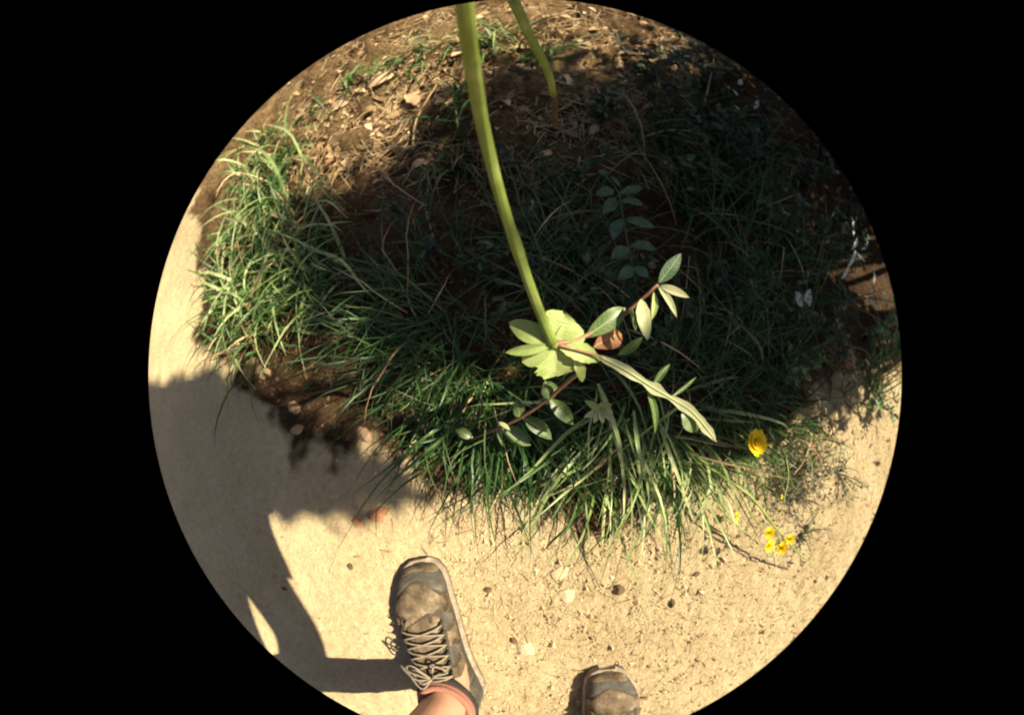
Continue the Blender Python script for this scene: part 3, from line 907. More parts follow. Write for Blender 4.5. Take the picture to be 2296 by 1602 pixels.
# branch up and right with leaflets
mb = MB()
tube(mb, spline([P(1242, 770, nd), P(1290, 763, .30), P(1345, 735, .31), P(1405, 700, .315), P(1475, 638, .31)], 16), [.0024 - .0009 * i / 15 for i in range(16)], seg=7)
br = mb.build('branch', M['red_stem'], e)
for b, t, wd, m, kw in [
    ((1475, 636, .310), (1527, 568, .318), 32, 'grey_leaf', dict(seed=11)),
    ((1478, 640, .308), (1545, 667, .305), 20, 'cream_leaf', dict(seed=12)),
    ((1475, 642, .308), (1517, 712, .300), 17, 'cream_leaf', dict(seed=13, fold=.5)),
    ((1465, 655, .308), (1460, 718, .302), 16, 'pale_leaf', dict(seed=14, fold=.6)),
    ((1437, 670, .306), (1452, 764, .298), 34, 'cream_leaf', dict(seed=15, peak=.4)),
    ((1412, 690, .312), (1425, 742, .312), 14, 'mid_leaf', dict(seed=16)),
    ((1310, 757, .305), (1402, 690, .318), 44, 'mid_leaf', dict(seed=17, peak=.6)),
    ((1325, 748, .310), (1372, 703, .325), 26, 'pale_leaf', dict(seed=18)),
]:
    pl('leaflet', b, t, wd, M[m], br, **kw)
pl('leaf', (1330, 778, .315), (1392, 748, .335), 52, M['red_leaf'], e, seed=21, peak=.6)['label'] = 'withered red brown leaf'
pl('leaf', (1385, 795, .32), (1440, 755, .315), 22, M['mid_leaf'], e, seed=22, peak=.5)
# long lobed pale leaf down and right, with a pinkish midrib
mb = MB()
tube(mb, spline([P(1244, 771, nd), P(1300, 786, .298), P(1350, 800, .304)], 8), [.0015, .0015, .0014, .0013, .0012, .0011, .001, .001], seg=6)
mb.build('leaf_stalk', M['red_stem'], e)
LB = [P(1345, 800, .304), P(1400, 828, .306), P(1450, 860, .310), P(1500, 890, .314), P(1550, 922, .320), P(1590, 968, .326), P(1605, 990, .33)]
sp = spline(LB, 40)
vs, fs = [], []
wl = [.4, .9, 1.0, .55, 1.2, .35, 1.1, .8, 1.0, .55, .1]
for i, p in enumerate(sp):
    t = (sp[min(i + 1, 39)] - sp[max(i - 1, 0)]).normalized()
    view = (CAMP - p).normalized()
    s = t.cross(view).normalized()
    f = i / 39 * 10
    j = min(9, int(f))
    wv = wl[j] + (wl[j + 1] - wl[j]) * (f - j)
    h = .0044 * wv
    hr = h * (1 + .3 * noise.noise(Vector((i * .37, 0, 0))))
    h *= 1 + .3 * noise.noise(Vector((i * .41, 7, 0)))
    vs += [p - s * h + view * h * .25, p, p + s * hr + view * h * .2]
for i in range(39):
    fs += [(i * 3, i * 3 + 1, i * 3 + 4, i * 3 + 3), (i * 3 + 1, i * 3 + 2, i * 3 + 5, i * 3 + 4)]
mb = MB()
mb.add(vs, fs)
tube(mb, [p + (CAMP - p).normalized() * .0004 for p in sp], [.0011 - .0008 * i / 39 for i in range(40)], seg=6, mat=1)
lobed = mb.build('lobed_leaf', [M['cream_leaf'], M['vein']], e)
for b, t, wd, m, kw in [
    ((1446, 862, .312), (1468, 972, .335), 17, 'mid_leaf', dict(seed=31, fold=.5)),
    ((1462, 866, .312), (1502, 815, .318), 16, 'mid_leaf', dict(seed=32, fold=.5)),
    ((1530, 915, .320), (1562, 968, .332), 46, 'mid_leaf', dict(seed=33)),
    ((1500, 893, .318), (1560, 845, .335), 9, 'mid_leaf', dict(seed=34, fold=.5)),
]:
    pl('lobe', b, t, wd, M[m], lobed, **kw)

# bent green shoot at the top
b0 = P(1188, 70, .30)
e = empty('bent_shoot', gp(1244, 272), 'bent bright green shoot with a withered brown tip at the top', 'shoot')
mb = MB()
ribbed(mb, spline([P(1150, 0, .36), P(1186, 80, .37), P(1216, 135, .385), P(1234, 180, .40), P(1241, 215, .415)], 18), [.0050 - .0016 * i / 17 for i in range(18)])
mb.build('stem', M['stem'], e)
mb = MB()
tube(mb, spline([P(1241, 213, .414), P(1244, 240, .44), P(1242, 268, .47), P(1243, 285, .5)], 12), [.0034, .003, .0034, .004, .0036, .0038, .0042, .004, .0036, .0034, .003, .003], seg=8)
mb.build('withered_tip', M['bark'], e)

# oval leaved sprig in the shade
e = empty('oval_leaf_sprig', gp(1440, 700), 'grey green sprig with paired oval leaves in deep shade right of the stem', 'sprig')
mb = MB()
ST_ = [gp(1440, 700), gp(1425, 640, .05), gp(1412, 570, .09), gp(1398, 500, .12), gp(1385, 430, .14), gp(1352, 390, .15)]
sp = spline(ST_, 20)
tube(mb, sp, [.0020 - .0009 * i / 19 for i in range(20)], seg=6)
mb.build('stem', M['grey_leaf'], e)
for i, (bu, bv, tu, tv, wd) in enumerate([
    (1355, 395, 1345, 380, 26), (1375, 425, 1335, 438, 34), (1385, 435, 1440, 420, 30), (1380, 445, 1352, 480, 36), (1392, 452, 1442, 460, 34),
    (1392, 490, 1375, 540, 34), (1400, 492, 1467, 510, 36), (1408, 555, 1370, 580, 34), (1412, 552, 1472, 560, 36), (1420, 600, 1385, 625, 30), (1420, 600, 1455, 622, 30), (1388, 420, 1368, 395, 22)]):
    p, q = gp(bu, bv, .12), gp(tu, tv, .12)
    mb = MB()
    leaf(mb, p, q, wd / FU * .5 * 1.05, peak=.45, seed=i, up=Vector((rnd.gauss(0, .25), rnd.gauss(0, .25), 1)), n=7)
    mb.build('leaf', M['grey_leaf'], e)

# reddish sprig below the whorl
e = empty('red_stem_sprig', gp(1030, 1000), 'sprig with reddish stem and paired green leaves, below and left of the whorl', 'sprig')
mb = MB()
tube(mb, spline([P(1310, 825, .36), P(1265, 862, .39), P(1215, 905, .42), P(1150, 945, .46), P(1080, 975, .52), gp(1030, 995)], 20), [.0022 - .0006 * i / 19 for i in range(20)], seg=7)
mb.build('stem', M['red_stem'], e)
for i, (b, t, wd, m) in enumerate([
    ((1237, 895, .41), (1222, 852, .405), 40, 'mid_leaf'), ((1230, 893, .41), (1285, 952, .42), 34, 'mid_leaf'),
    ((1165, 937, .45), (1158, 895, .44), 30, 'mid_leaf'), ((1170, 935, .45), (1237, 985, .46), 34, 'mid_leaf'),
    ((1120, 955, .48), (1190, 998, .49), 36, 'mid_leaf'), ((1118, 945, .47), (1145, 968, .465), 12, 'cream_leaf'),
    ((1113, 962, .48), (1133, 1005, .49), 9, 'mid_leaf'), ((1060, 980, .52), (1020, 960, .52), 24, 'mid_leaf')]):
    pl('leaf', b, t, wd, M[m], e, seed=40 + i)

# pale little rosette
e = empty('pale_rosette', gp(1350, 930), 'small pale rosette of pointed leaves below the whorl', 'plant')
cb_ = P(1346, 915, .46)
mb = MB()
tube(mb, spline([gp(1350, 940), P(1348, 925, .52), cb_], 6), .0012, seg=5)
mb.build('stem', M['mid_leaf'], e)
for i, (tu, tv) in enumerate([(1308, 935), (1330, 948), (1352, 950), (1378, 948), (1375, 925), (1310, 898), (1350, 900), (1322, 910), (1372, 905)]):
    pl('leaf', (1345, 916, .46), (tu, tv, .455), 15, M['cream_leaf'] if i < 5 else M['pale_leaf'], e, seed=60 + i)

# white leaves at the right
def white_sprig(label, base, leaves, h):
    ee = empty('white_leaf_sprig', gp(*base), label, 'sprig')
    mbs = MB()
    tube(mbs, spline([gp(*base), gp(base[0] + 4, base[1] - 20, h * .6), gp(leaves[0][0], leaves[0][1], h)], 8), .0016, seg=5)
    mbs.build('stem', M['mid_leaf'], ee)
    for i, (bu, bv, tu, tv, wd) in enumerate(leaves):
        p, q = gp(bu, bv, h), gp(tu, tv, h + .01)
        mb2 = MB()
        leaf(mb2, p, q, wd / FU * (p - CAMP).length, n=6, seed=i, up=Vector((.3, -.5, 1)), fold=.15)
        mb2.build('leaf', M['white_leaf'], ee)
white_sprig('pair of broad white leaves like a heart in the dark right side', (1800, 690), [(1799, 688, 1782, 652, 40), (1800, 688, 1818, 650, 34)], .05)
white_sprig('sunlit sprig of narrow white leaves at the right rim, upper one', (1915, 610), [(1910, 510, 1908, 482, 12), (1912, 530, 1912, 505, 10), (1912, 560, 1940, 590, 13), (1908, 560, 1925, 530, 11), (1900, 600, 1918, 560, 12), (1885, 625, 1903, 590, 11), (1930, 560, 1945, 540, 9)], .12)
white_sprig('sunlit sprig of white leaves at the right rim, lower one', (1960, 690), [(1955, 640, 1957, 600, 13), (1950, 665, 1955, 640, 11), (1945, 670, 1965, 690, 10), (1985, 690, 1975, 650, 11), (1985, 655, 2000, 700, 9)], .08)
white_sprig('few white leaves catching sun in the dark upper right', (1640, 210), [(1655, 190, 1662, 178, 12), (1640, 200, 1652, 215, 12), (1625, 190, 1635, 200, 9), (1645, 235, 1655, 250, 12), (1690, 245, 1700, 225, 10), (1530, 130, 1545, 122, 10)], .10)

# ------------------------------------------------------------------ yellow flowers
def flower(parent, c, r, nrm, npet=30):
    nrm = nrm.normalized()
    a = nrm.cross(Vector((0, 0, 1)))
    if a.length < .05: a = Vector((1, 0, 0))
    a.normalize()
    b = nrm.cross(a)
    mb = MB()
    for ringi, (k, rr_, tilt) in enumerate([(npet, 1.0, .25), (int(npet * .7), .72, .55), (int(npet * .5), .45, .95)]):
        for i in range(k):
            an = 2 * math.pi * (i + rnd.uniform(-.3, .3)) / k + ringi
            d = a * math.cos(an) + b * math.sin(an)
            t = c + (d * math.cos(tilt) + nrm * math.sin(tilt)) * (r * rr_ * rnd.uniform(.85, 1.1))
            leaf(mb, c + d * r * .06, t, r * .26, up=nrm, n=4, peak=.7, sharp=.5, fold=.1, curl=-.1, seed=i)
    h = mb.build('petals', M['petal'], parent)
    mb = MB()
    for i in range(24):
        an = i * 2.4
        q = c + (a * math.cos(an) + b * math.sin(an)) * (r * .28 * math.sqrt(i / 24))
        tube(mb, [q, q + nrm * r * .38], [r * .04, r * .02], seg=4)
    mb.build('flower_centre', M['petal_centre'], parent)
    mb = MB()
    for i in range(10):
        an = i * .628
        d = a * math.cos(an) + b * math.sin(an)
        leaf(mb, c - nrm * r * .45, c + d * r * .3, r * .22, up=d, n=4)
    mb.build('sepals', M['mid_leaf'], parent)

def stems(parent, *paths, r=.0016, mat='stem'):
    for p in paths:
        mb = MB()
        sp = spline(list(p), 16)
        tube(mb, sp, [r * (1 - .35 * i / 15) for i in range(16)], seg=6)
        mb.build('stem', M[mat], parent)

e = empty('yellow_flower', gp(1680, 930), 'large ragged yellow flower head standing in the short grass at right', 'flower')
c = gp(1694, 992, .13)
stems(e, [gp(1680, 930), gp(1686, 950, .07), c - Vector((.008, 0, .008))])
flower(e, c, .023, Vector((.05, .05, 1)), 40)
e = empty('yellow_flower_plant', gp(1520, 975), 'long green stems with a cluster of small yellow flowers lying over the dry ground', 'flower')
stems(e, [gp(1500, 955, .02), gp(1580, 1040, .09), gp(1680, 1110, .11), gp(1740, 1185, .10), gp(1790, 1240, .08), gp(1835, 1268, .06)], r=.0028)
stems(e, [gp(1590, 1100, .01), gp(1615, 1140, .06), gp(1660, 1185, .06), gp(1720, 1235, .05), gp(1752, 1262, .04)],
      [gp(1685, 930, .01), gp(1745, 990, .06), gp(1767, 1060, .07), gp(1755, 1125, .08)], [gp(1600, 1040, .03), gp(1650, 1090, .07), gp(1690, 1160, .08), gp(1735, 1195, .075)], r=.0018)
for (u, v, r_) in [(1725, 1194, .012), (1724, 1222, .013), (1752, 1228, .014), (1770, 1208, .011)]:
    c = gp(u, v, .11)
    stems(e, [gp(1738, 1190, .105), (gp(1738, 1190, .105) + c) / 2 + Vector((0, 0, .004)), c - Vector((0, 0, .004))], r=.0008)
    flower(e, c, r_, Vector((rnd.uniform(-.5, .1), rnd.uniform(-.2, .5), .8)), 16)
for u, v, r_, lab in [(1649, 1157, .012, 'small yellow flower low on the sand left of the flower cluster'), (1752, 1113, .005, 'tiny yellow bud over the dark wiry clump')]:
    c = gp(u, v, .03)
    e = empty('yellow_flower', gp(u, v - 15), lab, 'flower')
    stems(e, [gp(u, v - 15), gp(u, v - 8, .015), c - Vector((0, 0, .003))], r=.0008)
    flower(e, c, r_, Vector((.3, -.1, .9)), 14)

# ------------------------------------------------------------------ the photographer
def skin_obj(name, verts, edges, radii, mat, parent, root=0, sub=1):
    me = bpy.data.meshes.new(name)
    me.from_pydata([tuple(v) for v in verts], edges, [])
    o = bpy.data.objects.new(name, me)
    COL.objects.link(o)
    me.materials.append(mat)
    sk = o.modifiers.new('skin', 'SKIN')
    sk.use_smooth_shade = True
    if not me.skin_vertices:
        me.skin_vertices.new()
    for i, r_ in enumerate(radii):
        d_ = me.skin_vertices[0].data[i]
        d_.radius = (r_, r_) if not isinstance(r_, tuple) else r_
        d_.use_root = (i == root)
    ss = o.modifiers.new('sub', 'SUBSURF')
    ss.levels = ss.render_levels = sub
    if parent is not None: o.parent = parent
    return o

SHOE_L = (gp(938, 1262), 0.0)
toeL = gp(932, 1256); toeL.z = 0.0
ankL = P(985, 1545, .60)
dirL = Vector((-.068, .215, 0)).normalized()
toeR = gp(1372, 1490); toeR.z = 0
dirR = Vector((.05, 1, 0)).normalized()
person = empty('person', (0, -.45, 0), 'person bending over, seen as two hiking shoes, bare ankle and shadow', 'person')
po = Vector(person.location)
def loc(v): return Vector(v) - po

HL = toeL - dirL * .235
HR = toeR - dirR * .235
zl = lambda p: zt(p.x, p.y)
ankL, ankR = HL + Vector((0, 0, .10)), HR + Vector((0, 0, .10))
V_ = [(0, -.66, .88),                                             # 0 pelvis
      (-.10, -.63, .83), (-.20, -.46, .46), tuple(ankL), tuple(HL + dirL * .04 + Vector((0, 0, .045))), tuple(HL + dirL * .15 + Vector((0, 0, .03))),   # 1-5 left leg
      (.10, -.66, .83), (.17, -.64, .46), tuple(ankR), tuple(HR + dirR * .04 + Vector((0, 0, .045))), tuple(HR + dirR * .15 + Vector((0, 0, .03))),     # 6-10 right leg
      (0, -.50, 1.00), (0, -.28, 1.12), (0, -.04, 1.22),          # 11-13 spine
      (0, .02, 1.28), (0, .05, 1.31), (0, .10, 1.35), (0, .12, 1.41),          # 14-17 neck, head
      (-.17, .02, 1.21), (-.17, .15, .95), (-.10, .02, .71), (-.075, -.01, .668),    # 18-21 left arm
      (.18, -.02, 1.22), (.23, -.30, .98), (.155, -.52, .955), (.145, -.60, .93)]     # 22-25 right arm
E_ = [(0, 1), (1, 2), (2, 3), (3, 4), (4, 5), (0, 6), (6, 7), (7, 8), (8, 9), (9, 10), (0, 11), (11, 12), (12, 13), (13, 14), (14, 15), (15, 16), (16, 17),
      (13, 18), (18, 19), (19, 20), (20, 21), (13, 22), (22, 23), (23, 24), (24, 25)]
R_ = [.13, .085, .058, .038, .036, .028, .085, .058, .038, .036, .028, .125, .14, .12, .055, .06, .085, .075, .06, .042, .028, .034, .06, .040, .028, .034]
# fingers, closed on the camera body
for s in (-1, 1):
    pv = 21 if s < 0 else 25
    for k in range(4):
        n0 = len(V_)
        if s < 0: V_ += [(-.072, .012 - .018 * k, .668), (-.060, .024 - .018 * k, .690), (-.045, .022 - .018 * k, .700)]
        else: V_ += [(.140, -.615 + .012 * k, .905), (.125, -.63 + .014 * k, .885), (.112, -.635 + .016 * k, .868)]
        E_ += [(pv, n0), (n0, n0 + 1), (n0 + 1, n0 + 2)]
        R_ += [.0095, .009, .008]
    n0 = len(V_)
    V_ += [(-.065, -.055, .660), (-.040, -.050, .654)] if s < 0 else [(.155, -.565, .905), (.150, -.545, .89)]
    E_ += [(pv, n0), (n0, n0 + 1)]
    R_ += [.010, .009]
body = skin_obj('body', [loc(v) for v in V_], E_, R_, M['skin'], person, sub=1)
shirt = skin_obj('shirt', [loc(v) for v in [(0, -.60, .94), (0, -.50, 1.00), (0, -.28, 1.12), (0, -.04, 1.22), (0, .03, 1.26), (-.17, .02, 1.21), (-.17, .15, .95), (-.115, .05, .75), (.18, -.02, 1.22), (.23, -.30, .98), (.165, -.48, .96)]],
                 [(0, 1), (1, 2), (2, 3), (3, 4), (3, 5), (5, 6), (6, 7), (3, 8), (8, 9), (9, 10)], [.145, .14, .145, .145, .085, .125, .135, .10, .085, .065, .05], M['cloth'], person, sub=2)
jf = MB()                                     # added hanging cloth, out of view, fills out the shadow band
vs, fs = [], []
for i in range(13):
    f = i / 12
    y = -.17 + .32 * f
    zt_ = 1.02 + .10 * f
    for k in range(9):
        g = k / 8
        vs.append(Vector((.05 + .05 * g + .018 * math.sin(f * 9 + g * 2), y + .02 * g * math.sin(f * 5), zt_ - (.20 + .16 * sstep(.3, .8, f)) * g)))
for i in range(12):
    for k in range(8):
        fs.append((i * 9 + k, i * 9 + k + 1, (i + 1) * 9 + k + 1, (i + 1) * 9 + k))
jf.add(vs, fs)
jk = jf.build('shadow_cloth', M['cloth'], person)
sol = jk.modifiers.new('thickness', 'SOLIDIFY')
sol.thickness = .006
shorts = skin_obj('shorts', [loc(v) for v in [(0, -.66, .88), (0, -.60, .95), (-.10, -.63, .82), (-.155, -.53, .62), (.10, -.66, .82), (.138, -.65, .62)]],
                  [(0, 1), (0, 2), (2, 3), (0, 4), (4, 5)], [.15, .145, .105, .095, .105, .095], M['shorts'], person, sub=1)
hb = MB()
hc = Vector((0, .10, 1.385))
for i in range(420):
    d_ = Vector((rnd.gauss(0, 1), rnd.gauss(0, 1), abs(rnd.gauss(0, 1)) - .1)).normalized()
    q = hc + d_ * .088
    t_ = (Vector((0, -.6, -.5)) + Vector((rnd.gauss(0, .4), rnd.gauss(0, .4), 0))).normalized()
    ribbon(hb, [q, q + d_ * .012 + t_ * .03, q + d_ * .008 + t_ * .06], .012)
hb.build('hair', M['hair'], person)
hat = MB()  # added unseen hat; its brim widens the head's shadow
hx = (Vector((0, -.35, .94))).normalized()
ha = Vector((1, 0, 0)); hbv = hx.cross(ha)
prof = [(.0, .128), (.05, .122), (.085, .095), (.098, .06), (.102, .028), (.150, .020), (.175, .006), (.174, .001), (.148, .013), (.098, .020)]
vs = [hc + hx * (z - .005) + (ha * math.cos(k * math.pi / 16) + hbv * math.sin(k * math.pi / 16)) * r_ for r_, z in prof for k in range(32)]
fs = [(j * 32 + k, j * 32 + (k + 1) % 32, (j + 1) * 32 + (k + 1) % 32, (j + 1) * 32 + k) for j in range(len(prof) - 1) for k in range(32)]
hat.add(vs, fs)
hat.build('added_hat', M['shorts'], person)
# face: nose, eyes, mouth, ears (the head looks down at the plants)
fb = MB()
fd, fu_ = Vector((0, .62, -.78)).normalized(), Vector((0, .78, .62)).normalized()
tube(fb, [hc + fd * .078 + fu_ * .012, hc + fd * .098 - fu_ * .015, hc + fd * .084 - fu_ * .022], [.006, .011, .008], seg=7)
fb.build('nose', M['skin'], person)
for s in (-1, 1):
    fb = MB()
    tube(fb, [hc + Vector((s * .085, -.01, 0)) + fu_ * .02, hc + Vector((s * .095, -.02, 0)), hc + Vector((s * .085, -.01, 0)) - fu_ * .03], [.008, .014, .006], seg=7)
    fb.build('ear', M['skin'], person)

# shoes
def shoe(name, toe, dr, side, label):
    """toe on the ground, dr pointing from heel to toe; side -1 = left foot"""
    sd = Vector((dr.y, -dr.x, 0))                       # to the right of the foot
    up = Vector((0, 0, 1))
    def W(s, x, z):                                     # s from the toe backwards
        bow = .010 * side * math.sin(min(1, s / .29) * math.pi) - .012 * side * (1 - sstep(0, .09, s))
        return toe - dr * s + sd * (x + bow) + up * (z + zg)
    zg = zt(toe.x, toe.y) + .001
    S = [0.0, .008, .022, .045, .075, .105, .135, .160, .180, .200, .225, .250, .275, .290, .296]
    HWD = [.010, .026, .037, .0445, .049, .050, .047, .0435, .041, .039, .037, .036, .032, .022, .010]
    HT = [.022, .034, .045, .053, .060, .068, .078, .090, .103, .108, .108, .112, .114, .108, .090]
    seg = 20
    def sec(s, hw, h, zb=.012, gx=1.0):
        out_ = []
        for k in range(seg + 1):
            an = math.pi * k / seg
            cx, sz = math.cos(an), math.sin(an)
            x = hw * gx * math.copysign(abs(cx) ** .75, cx)
            z = zb + (h - zb) * sz ** .72
            out_.append(W(s, x, z))
        return out_
    mb = MB()
    rows = [sec(s, a, h) for s, a, h in zip(S, HWD, HT)]
    vs = [p for r_ in rows for p in r_]
    fs = []
    k1 = seg + 1
    for i in range(len(S) - 1):
        for k in range(seg):
            if .19 < S[i] and S[i + 1] < .277 and 6 <= k <= 13: continue          # the opening for the ankle
            fs.append((i * k1 + k, i * k1 + k + 1, (i + 1) * k1 + k + 1, (i + 1) * k1 + k))
    mb.add(vs, fs)
    u_ = mb.build(name, M['mesh'], person)
    u_['label'] = label
    # sole
    mb = MB()
    vs, fs = [], []
    for s, a in zip(S, HWD):
        aa = a + .0045
        ss_ = s - .004 if s < .01 else s
        vs += [W(ss_, -aa, .0), W(ss_, -aa * 1.02, .012), W(ss_, -aa * .97, .020), W(ss_, -aa * .8, .021), W(ss_, aa * .8, .021), W(ss_, aa * .97, .020), W(ss_, aa * 1.02, .012), W(ss_, aa, .0)]
    for i in range(len(S) - 1):
        for k in range(8):
            fs.append((i * 8 + k, i * 8 + (k + 1) % 8, (i + 1) * 8 + (k + 1) % 8, (i + 1) * 8 + k))
    fs += [tuple(range(8)), tuple((len(S) - 1) * 8 + k for k in range(7, -1, -1))]
    mb.add(vs, fs)
    mb.build('sole', M['sole'], u_)
    # a point on the upper, a little proud of it
    def U(s, ang, out=.0015):
        i = 0
        while i < len(S) - 2 and S[i + 1] < s: i += 1
        f = (s - S[i]) / (S[i + 1] - S[i])
        hw = HWD[i] + (HWD[i + 1] - HWD[i]) * f + out
        h = HT[i] + (HT[i + 1] - HT[i]) * f + out
        cx, sz = math.cos(ang), max(0, math.sin(ang))
        return W(s, hw * math.copysign(abs(cx) ** .75, cx), .012 + (h - .012) * sz ** .72)
    def patch(pname, f0, f1, a0, a1, mat, out=.0018, n=10, m_=12):
        mbp = MB()
        vs, fs = [], []
        for j in range(m_ + 1):
            a = a0 + (a1 - a0) * j / m_
            s0, s1 = f0(j / m_), f1(j / m_)
            for i in range(n + 1):
                ed = .3 if i in (0, n) or j in (0, m_) else 1
                vs.append(U(s0 + (s1 - s0) * i / n, a, out * ed))
        for j in range(m_):
            for i in range(n):
                q = j * (n + 1) + i
                fs.append((q, q + 1, q + n + 2, q + n + 1))
        mbp.add(vs, fs)
        return mbp.build(pname, mat, u_)
    pi = math.pi
    # toe cap with wavy rear edge, brown vamp overlays, side overlays, heel counter
    patch('toe_cap', lambda t: .004, lambda t: .050 + .014 * math.sin(t * 7 + 1) * (1 - abs(t - .5)) - .012 * (1 - abs(2 * t - 1)), .12, pi - .12, M['toecap'], .0022)
    patch('toe_rand', lambda t: .003, lambda t: .016 + .004 * math.sin(t * 9), .05, pi - .05, M['overlay'], .0035)
    patch('vamp_overlay', lambda t: .055 + .014 * math.sin(t * 7 + 1) * (1 - abs(t - .5)) - .012 * (1 - abs(2 * t - 1)), lambda t: .086 + .007 * math.sin(t * 14) - .006 * math.sin(t * 31), .20, pi - .16, M['overlay'], .0024)
    k_ = 0
    for s0, s1, a0, a1 in [(.090, .104, .95, 1.30), (.091, .106, 1.36, 1.78), (.089, .103, 1.84, 2.25), (.088, .112, .30, .88), (.087, .108, 2.32, 2.85),
                           (.117, .142, .22, .80), (.113, .136, 2.36, 2.95), (.148, .170, .18, .86), (.142, .166, 2.30, 2.96), (.176, .205, .20, .95), (.172, .200, 2.20, 2.95), (.205, .232, .12, .75), (.206, .232, 2.4, 3.0)]:
        k_ += 1
        ph = k_ * 1.7
        patch('side_overlay', lambda t, s0=s0, ph=ph: s0 + .004 * math.sin(t * 5 + ph), lambda t, s1=s1, ph=ph: s1 + .005 * math.sin(t * 6 + ph * 2), a0, a1, M['overlay'] if k_ % 4 else M['toecap'], .0034, n=6, m_=7)
    patch('heel_counter', lambda t: .235, lambda t: .292, .05, .9, M['toecap'], .0022)
    patch('heel_counter', lambda t: .235, lambda t: .292, pi - .9, pi - .05, M['toecap'], .0022)
    patch('tongue', lambda t: .096 + .006 * (2 * t - 1) ** 2, lambda t: .196, 1.12, pi - 1.12, M['overlay'], .0045)
    # ghillie loops, laces and eyelets
    rowsL = [.104, .120, .137, .154, .171, .187]
    for i, s in enumerate(rowsL):
        for sg in (-1, 1):
            mb = MB()
            a0 = pi / 2 + sg * .62
            p0, p1, p2 = U(s - .006, a0, .002), U(s, a0 - sg * .10, .007), U(s + .006, a0, .002)
            tube(mb, [p0, p1, p2], .0022, seg=6)
            mb.build('eyelet', M['shoedark'], u_)
    for i, s in enumerate(rowsL):
        mb = MB()
        s2 = rowsL[min(i + 1, len(rowsL) - 1)] if i < len(rowsL) - 1 else s
        for sg in (-1, 1):
            pts = [U(s + (s2 - s) * t_, pi / 2 + sg * .56 * (1 - 2 * t_), .008 + .003 * math.sin(t_ * pi) + (.001 if sg > 0 else 0)) for t_ in (0, .25, .5, .75, 1)]
            tube(mb, spline(pts, 9), .0019, seg=6)
        mb.build('lace', M['lace'], u_)
    # bow loops hanging to the outer side
    mb = MB()
    c0 = U(.182, pi / 2, .012)
    for sg, L_ in ((-1, .048), (1, .026), (-1, .036), (-1, .030)):
        lift = rnd.uniform(.004, .014)
        pts = [c0, c0 + sd * (sg * L_ * .5) + dr * rnd.uniform(-.012, .012) + up * lift, c0 + sd * (sg * L_) + dr * rnd.uniform(.0, .03) + up * (lift - .020), c0 + sd * (sg * L_ * .55) + dr * rnd.uniform(.012, .03) + up * .002, c0]
        tube(mb, spline(pts, 20), .0017, seg=6)
    mb.build('lace_bow', M['lace'], u_)
    # padded collar and sock
    def ring(cz, rx, ry, rad, mname, mat, tilt=0.0):
        mbr = MB()
        pts = []
        for k in range(29):
            an = 2 * pi * k / 28
            pts.append(W(.236 + ry * math.cos(an), rx * math.sin(an), cz + tilt * math.cos(an)))
        tube(mbr, pts, rad, seg=8, cap=False)
        mbr.build(mname, mat, u_)
    ring(.113, .038, .048, .0085, 'collar', M['shoedark'], .006)
    ring(.124, .036, .042, .0075, 'sock', M['sock'], .006)
    ring(.131, .036, .041, .0060, 'sock', M['sock'], .006)
    return u_
shoe('shoe', toeL, dirL, -1, 'left brown grey hiking shoe with laces, mostly in view')
shoe('shoe', toeR, dirR, 1, 'right brown grey hiking shoe, only its toe in view at the lower edge')

# the camera in the hands (just behind the viewpoint; it adds to the shadow)
cpos = Vector((.03, .025, .65))
e = empty('film_camera', cpos, 'black compact film camera held low in one hand above the plants', 'camera')
mb = MB()
x_, y_ = .085, .056
prof = []
for a in range(24):
    an = 2 * math.pi * a / 24
    prof.append((x_ * math.copysign(abs(math.cos(an)) ** .35, math.cos(an)), y_ * math.copysign(abs(math.sin(an)) ** .35, math.sin(an))))
vs = [cpos + Vector((x * k, y * k, z)) for z, k in ((.006, .9), (.010, 1), (.040, 1), (.045, .92)) for x, y in prof]
fs = [(j * 24 + i, j * 24 + (i + 1) % 24, (j + 1) * 24 + (i + 1) % 24, (j + 1) * 24 + i) for j in range(3) for i in range(24)]
fs += [tuple(range(23, -1, -1)), tuple(72 + i for i in range(24))]
mb.add(vs, fs)
mb.build('body', M['black'], e)
mb = MB()
tube(mb, [cpos + Vector((0, .0, .008)), cpos + Vector((0, 0, .003)), cpos + Vector((0, 0, -.004))], [.026, .026, .022], seg=24)
mb.build('lens_barrel', M['black'], e)
mb = MB()
tube(mb, [cpos + Vector((.02, .030, .02)), cpos + Vector((.02, .046, .02))], [.009, .008], seg=12)
mb.build('viewfinder', M['black'], e)

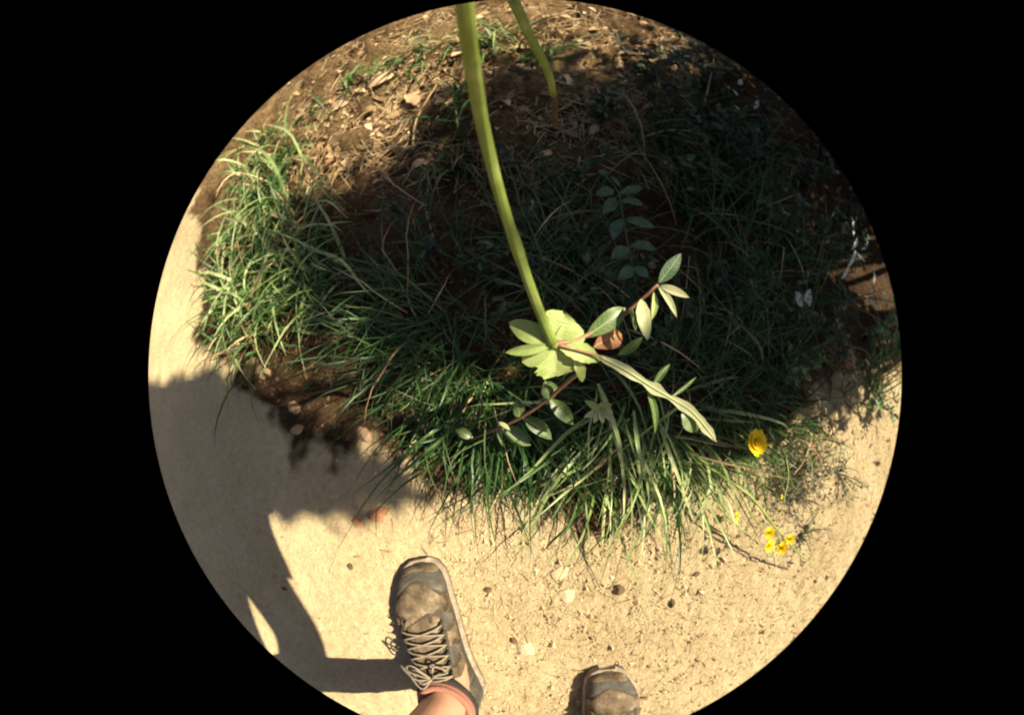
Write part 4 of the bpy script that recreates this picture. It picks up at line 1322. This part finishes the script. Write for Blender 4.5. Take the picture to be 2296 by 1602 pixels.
# ------------------------------------------------------------------ shrubs just right of the view; they throw the deep shade
def shrub(label, c, rx, ry, h, nleaf, seed, zlo=.15, sg=.085):
    rr = random.Random(seed)
    b = Vector((c[0], c[1], zt(c[0], c[1])))
    ee = empty('shrub', b, label, 'shrub', 'shrubs beside the path')
    tr, cr = MB(), MB()
    for s in range(9):
        a = rr.uniform(0, 6.3)
        t_ = b + Vector((math.cos(a) * rx * rr.uniform(.2, .9), math.sin(a) * ry * rr.uniform(.2, .9), h * rr.uniform(.6, 1)))
        m_ = b.lerp(t_, .5) + Vector((rr.gauss(0, .04), rr.gauss(0, .04), .05))
        tube(tr, spline([b + Vector((rr.gauss(0, .04), rr.gauss(0, .04), -.02)), m_, t_], 8), [.014 * (1 - .75 * i / 7) for i in range(8)], seg=6)
    tr.build('stems', M['bark'], ee)
    cl = [(rr.uniform(-.75, .75), rr.uniform(-.8, .8), rr.uniform(zlo, 1)) for _ in range(46)]
    for i in range(nleaf):
        k = rr.choice(cl)
        p = b + Vector((k[0] * rx + rr.gauss(0, sg), k[1] * ry + rr.gauss(0, sg), k[2] * h + rr.gauss(0, sg * 1.1)))
        if p.z < zt(p.x, p.y) + .03: continue
        if p.x < 1.14 + max(0, .0): p.x = 1.14 + abs(rr.gauss(0, .05))
        d_ = Vector((rr.gauss(0, 1), rr.gauss(0, 1), rr.gauss(-.2, .6))).normalized()
        l = rr.uniform(.03, .06)
        leaf(cr, p, p + d_ * l, l * .55, n=3, up=Vector((rr.gauss(0, .5), rr.gauss(0, .5), 1)), seed=i)
    o = cr.build('crown', M['weed'], ee)
    o['kind'] = 'stuff'
shrub('leafy shrub right of the view, the nearest and lowest of the row', (1.45, .34), .22, .13, 1.93, 5200, 3, zlo=.45, sg=.05)
shrub('tall leafy shrub right of the view, the second of the row', (1.46, .64), .26, .17, 2.75, 7600, 5, zlo=.45)
shrub('tallest leafy shrub right of the view, the third of the row', (1.50, .93), .28, .18, 2.2, 7200, 6, zlo=.30)
shrub('leafy shrub right of the view, the farthest of the row', (1.52, 1.42), .30, .26, 1.35, 2400, 7)

# added unseen tree; crown cut to throw a shade band, leaving the stem lit
rr = random.Random(21)
tb = Vector((1.55, .40, zt(1.55, .40)))
e = empty('shadow_tree', tb, 'slender tree added right of the view, small high crown shaped to shade the sand', 'tree')
mb = MB()
tp = [tb + Vector((0, 0, -.02)), tb + Vector((.02, .01, 1.2)), tb + Vector((-.01, -.01, 2.5)), tb + Vector((-.02, -.02, 3.6))]
tube(mb, spline(tp, 16), [.028 - .020 * i / 15 for i in range(16)], seg=10)
mb.build('trunk', M['bark'], e)
cr = MB()
for k in range(12):
    a = rr.uniform(0, 6.3)
    p0 = tb + Vector((-.01, -.01, rr.uniform(2.9, 3.4)))
    p1 = p0 + Vector((math.cos(a) * .2, math.sin(a) * .12, rr.uniform(.1, .3)))
    mb = MB()
    tube(mb, [p0, p0.lerp(p1, .5) + Vector((0, 0, .03)), p1], [.008, .006, .003], seg=6)
    mb.build('limb', M['bark'], e)
for i in range(7500):
    p = Vector((1.50 + rr.uniform(-.16, .16), rr.uniform(.178, .44) + rr.gauss(0, .012), rr.uniform(2.4, 3.75)))
    if p.z < 2.38 + (1.46 - p.x) * -1.43 + 3.1 * max(0, p.y - .20): continue
    d_ = Vector((rr.gauss(0, 1), rr.gauss(0, 1), rr.gauss(-.2, .6))).normalized()
    l = rr.uniform(.03, .055)
    leaf(cr, p, p + d_ * l, l * .55, n=3, up=Vector((rr.gauss(0, .5), rr.gauss(0, .5), 1)), seed=i)
cr.build('crown', M['weed'], e)['kind'] = 'stuff'
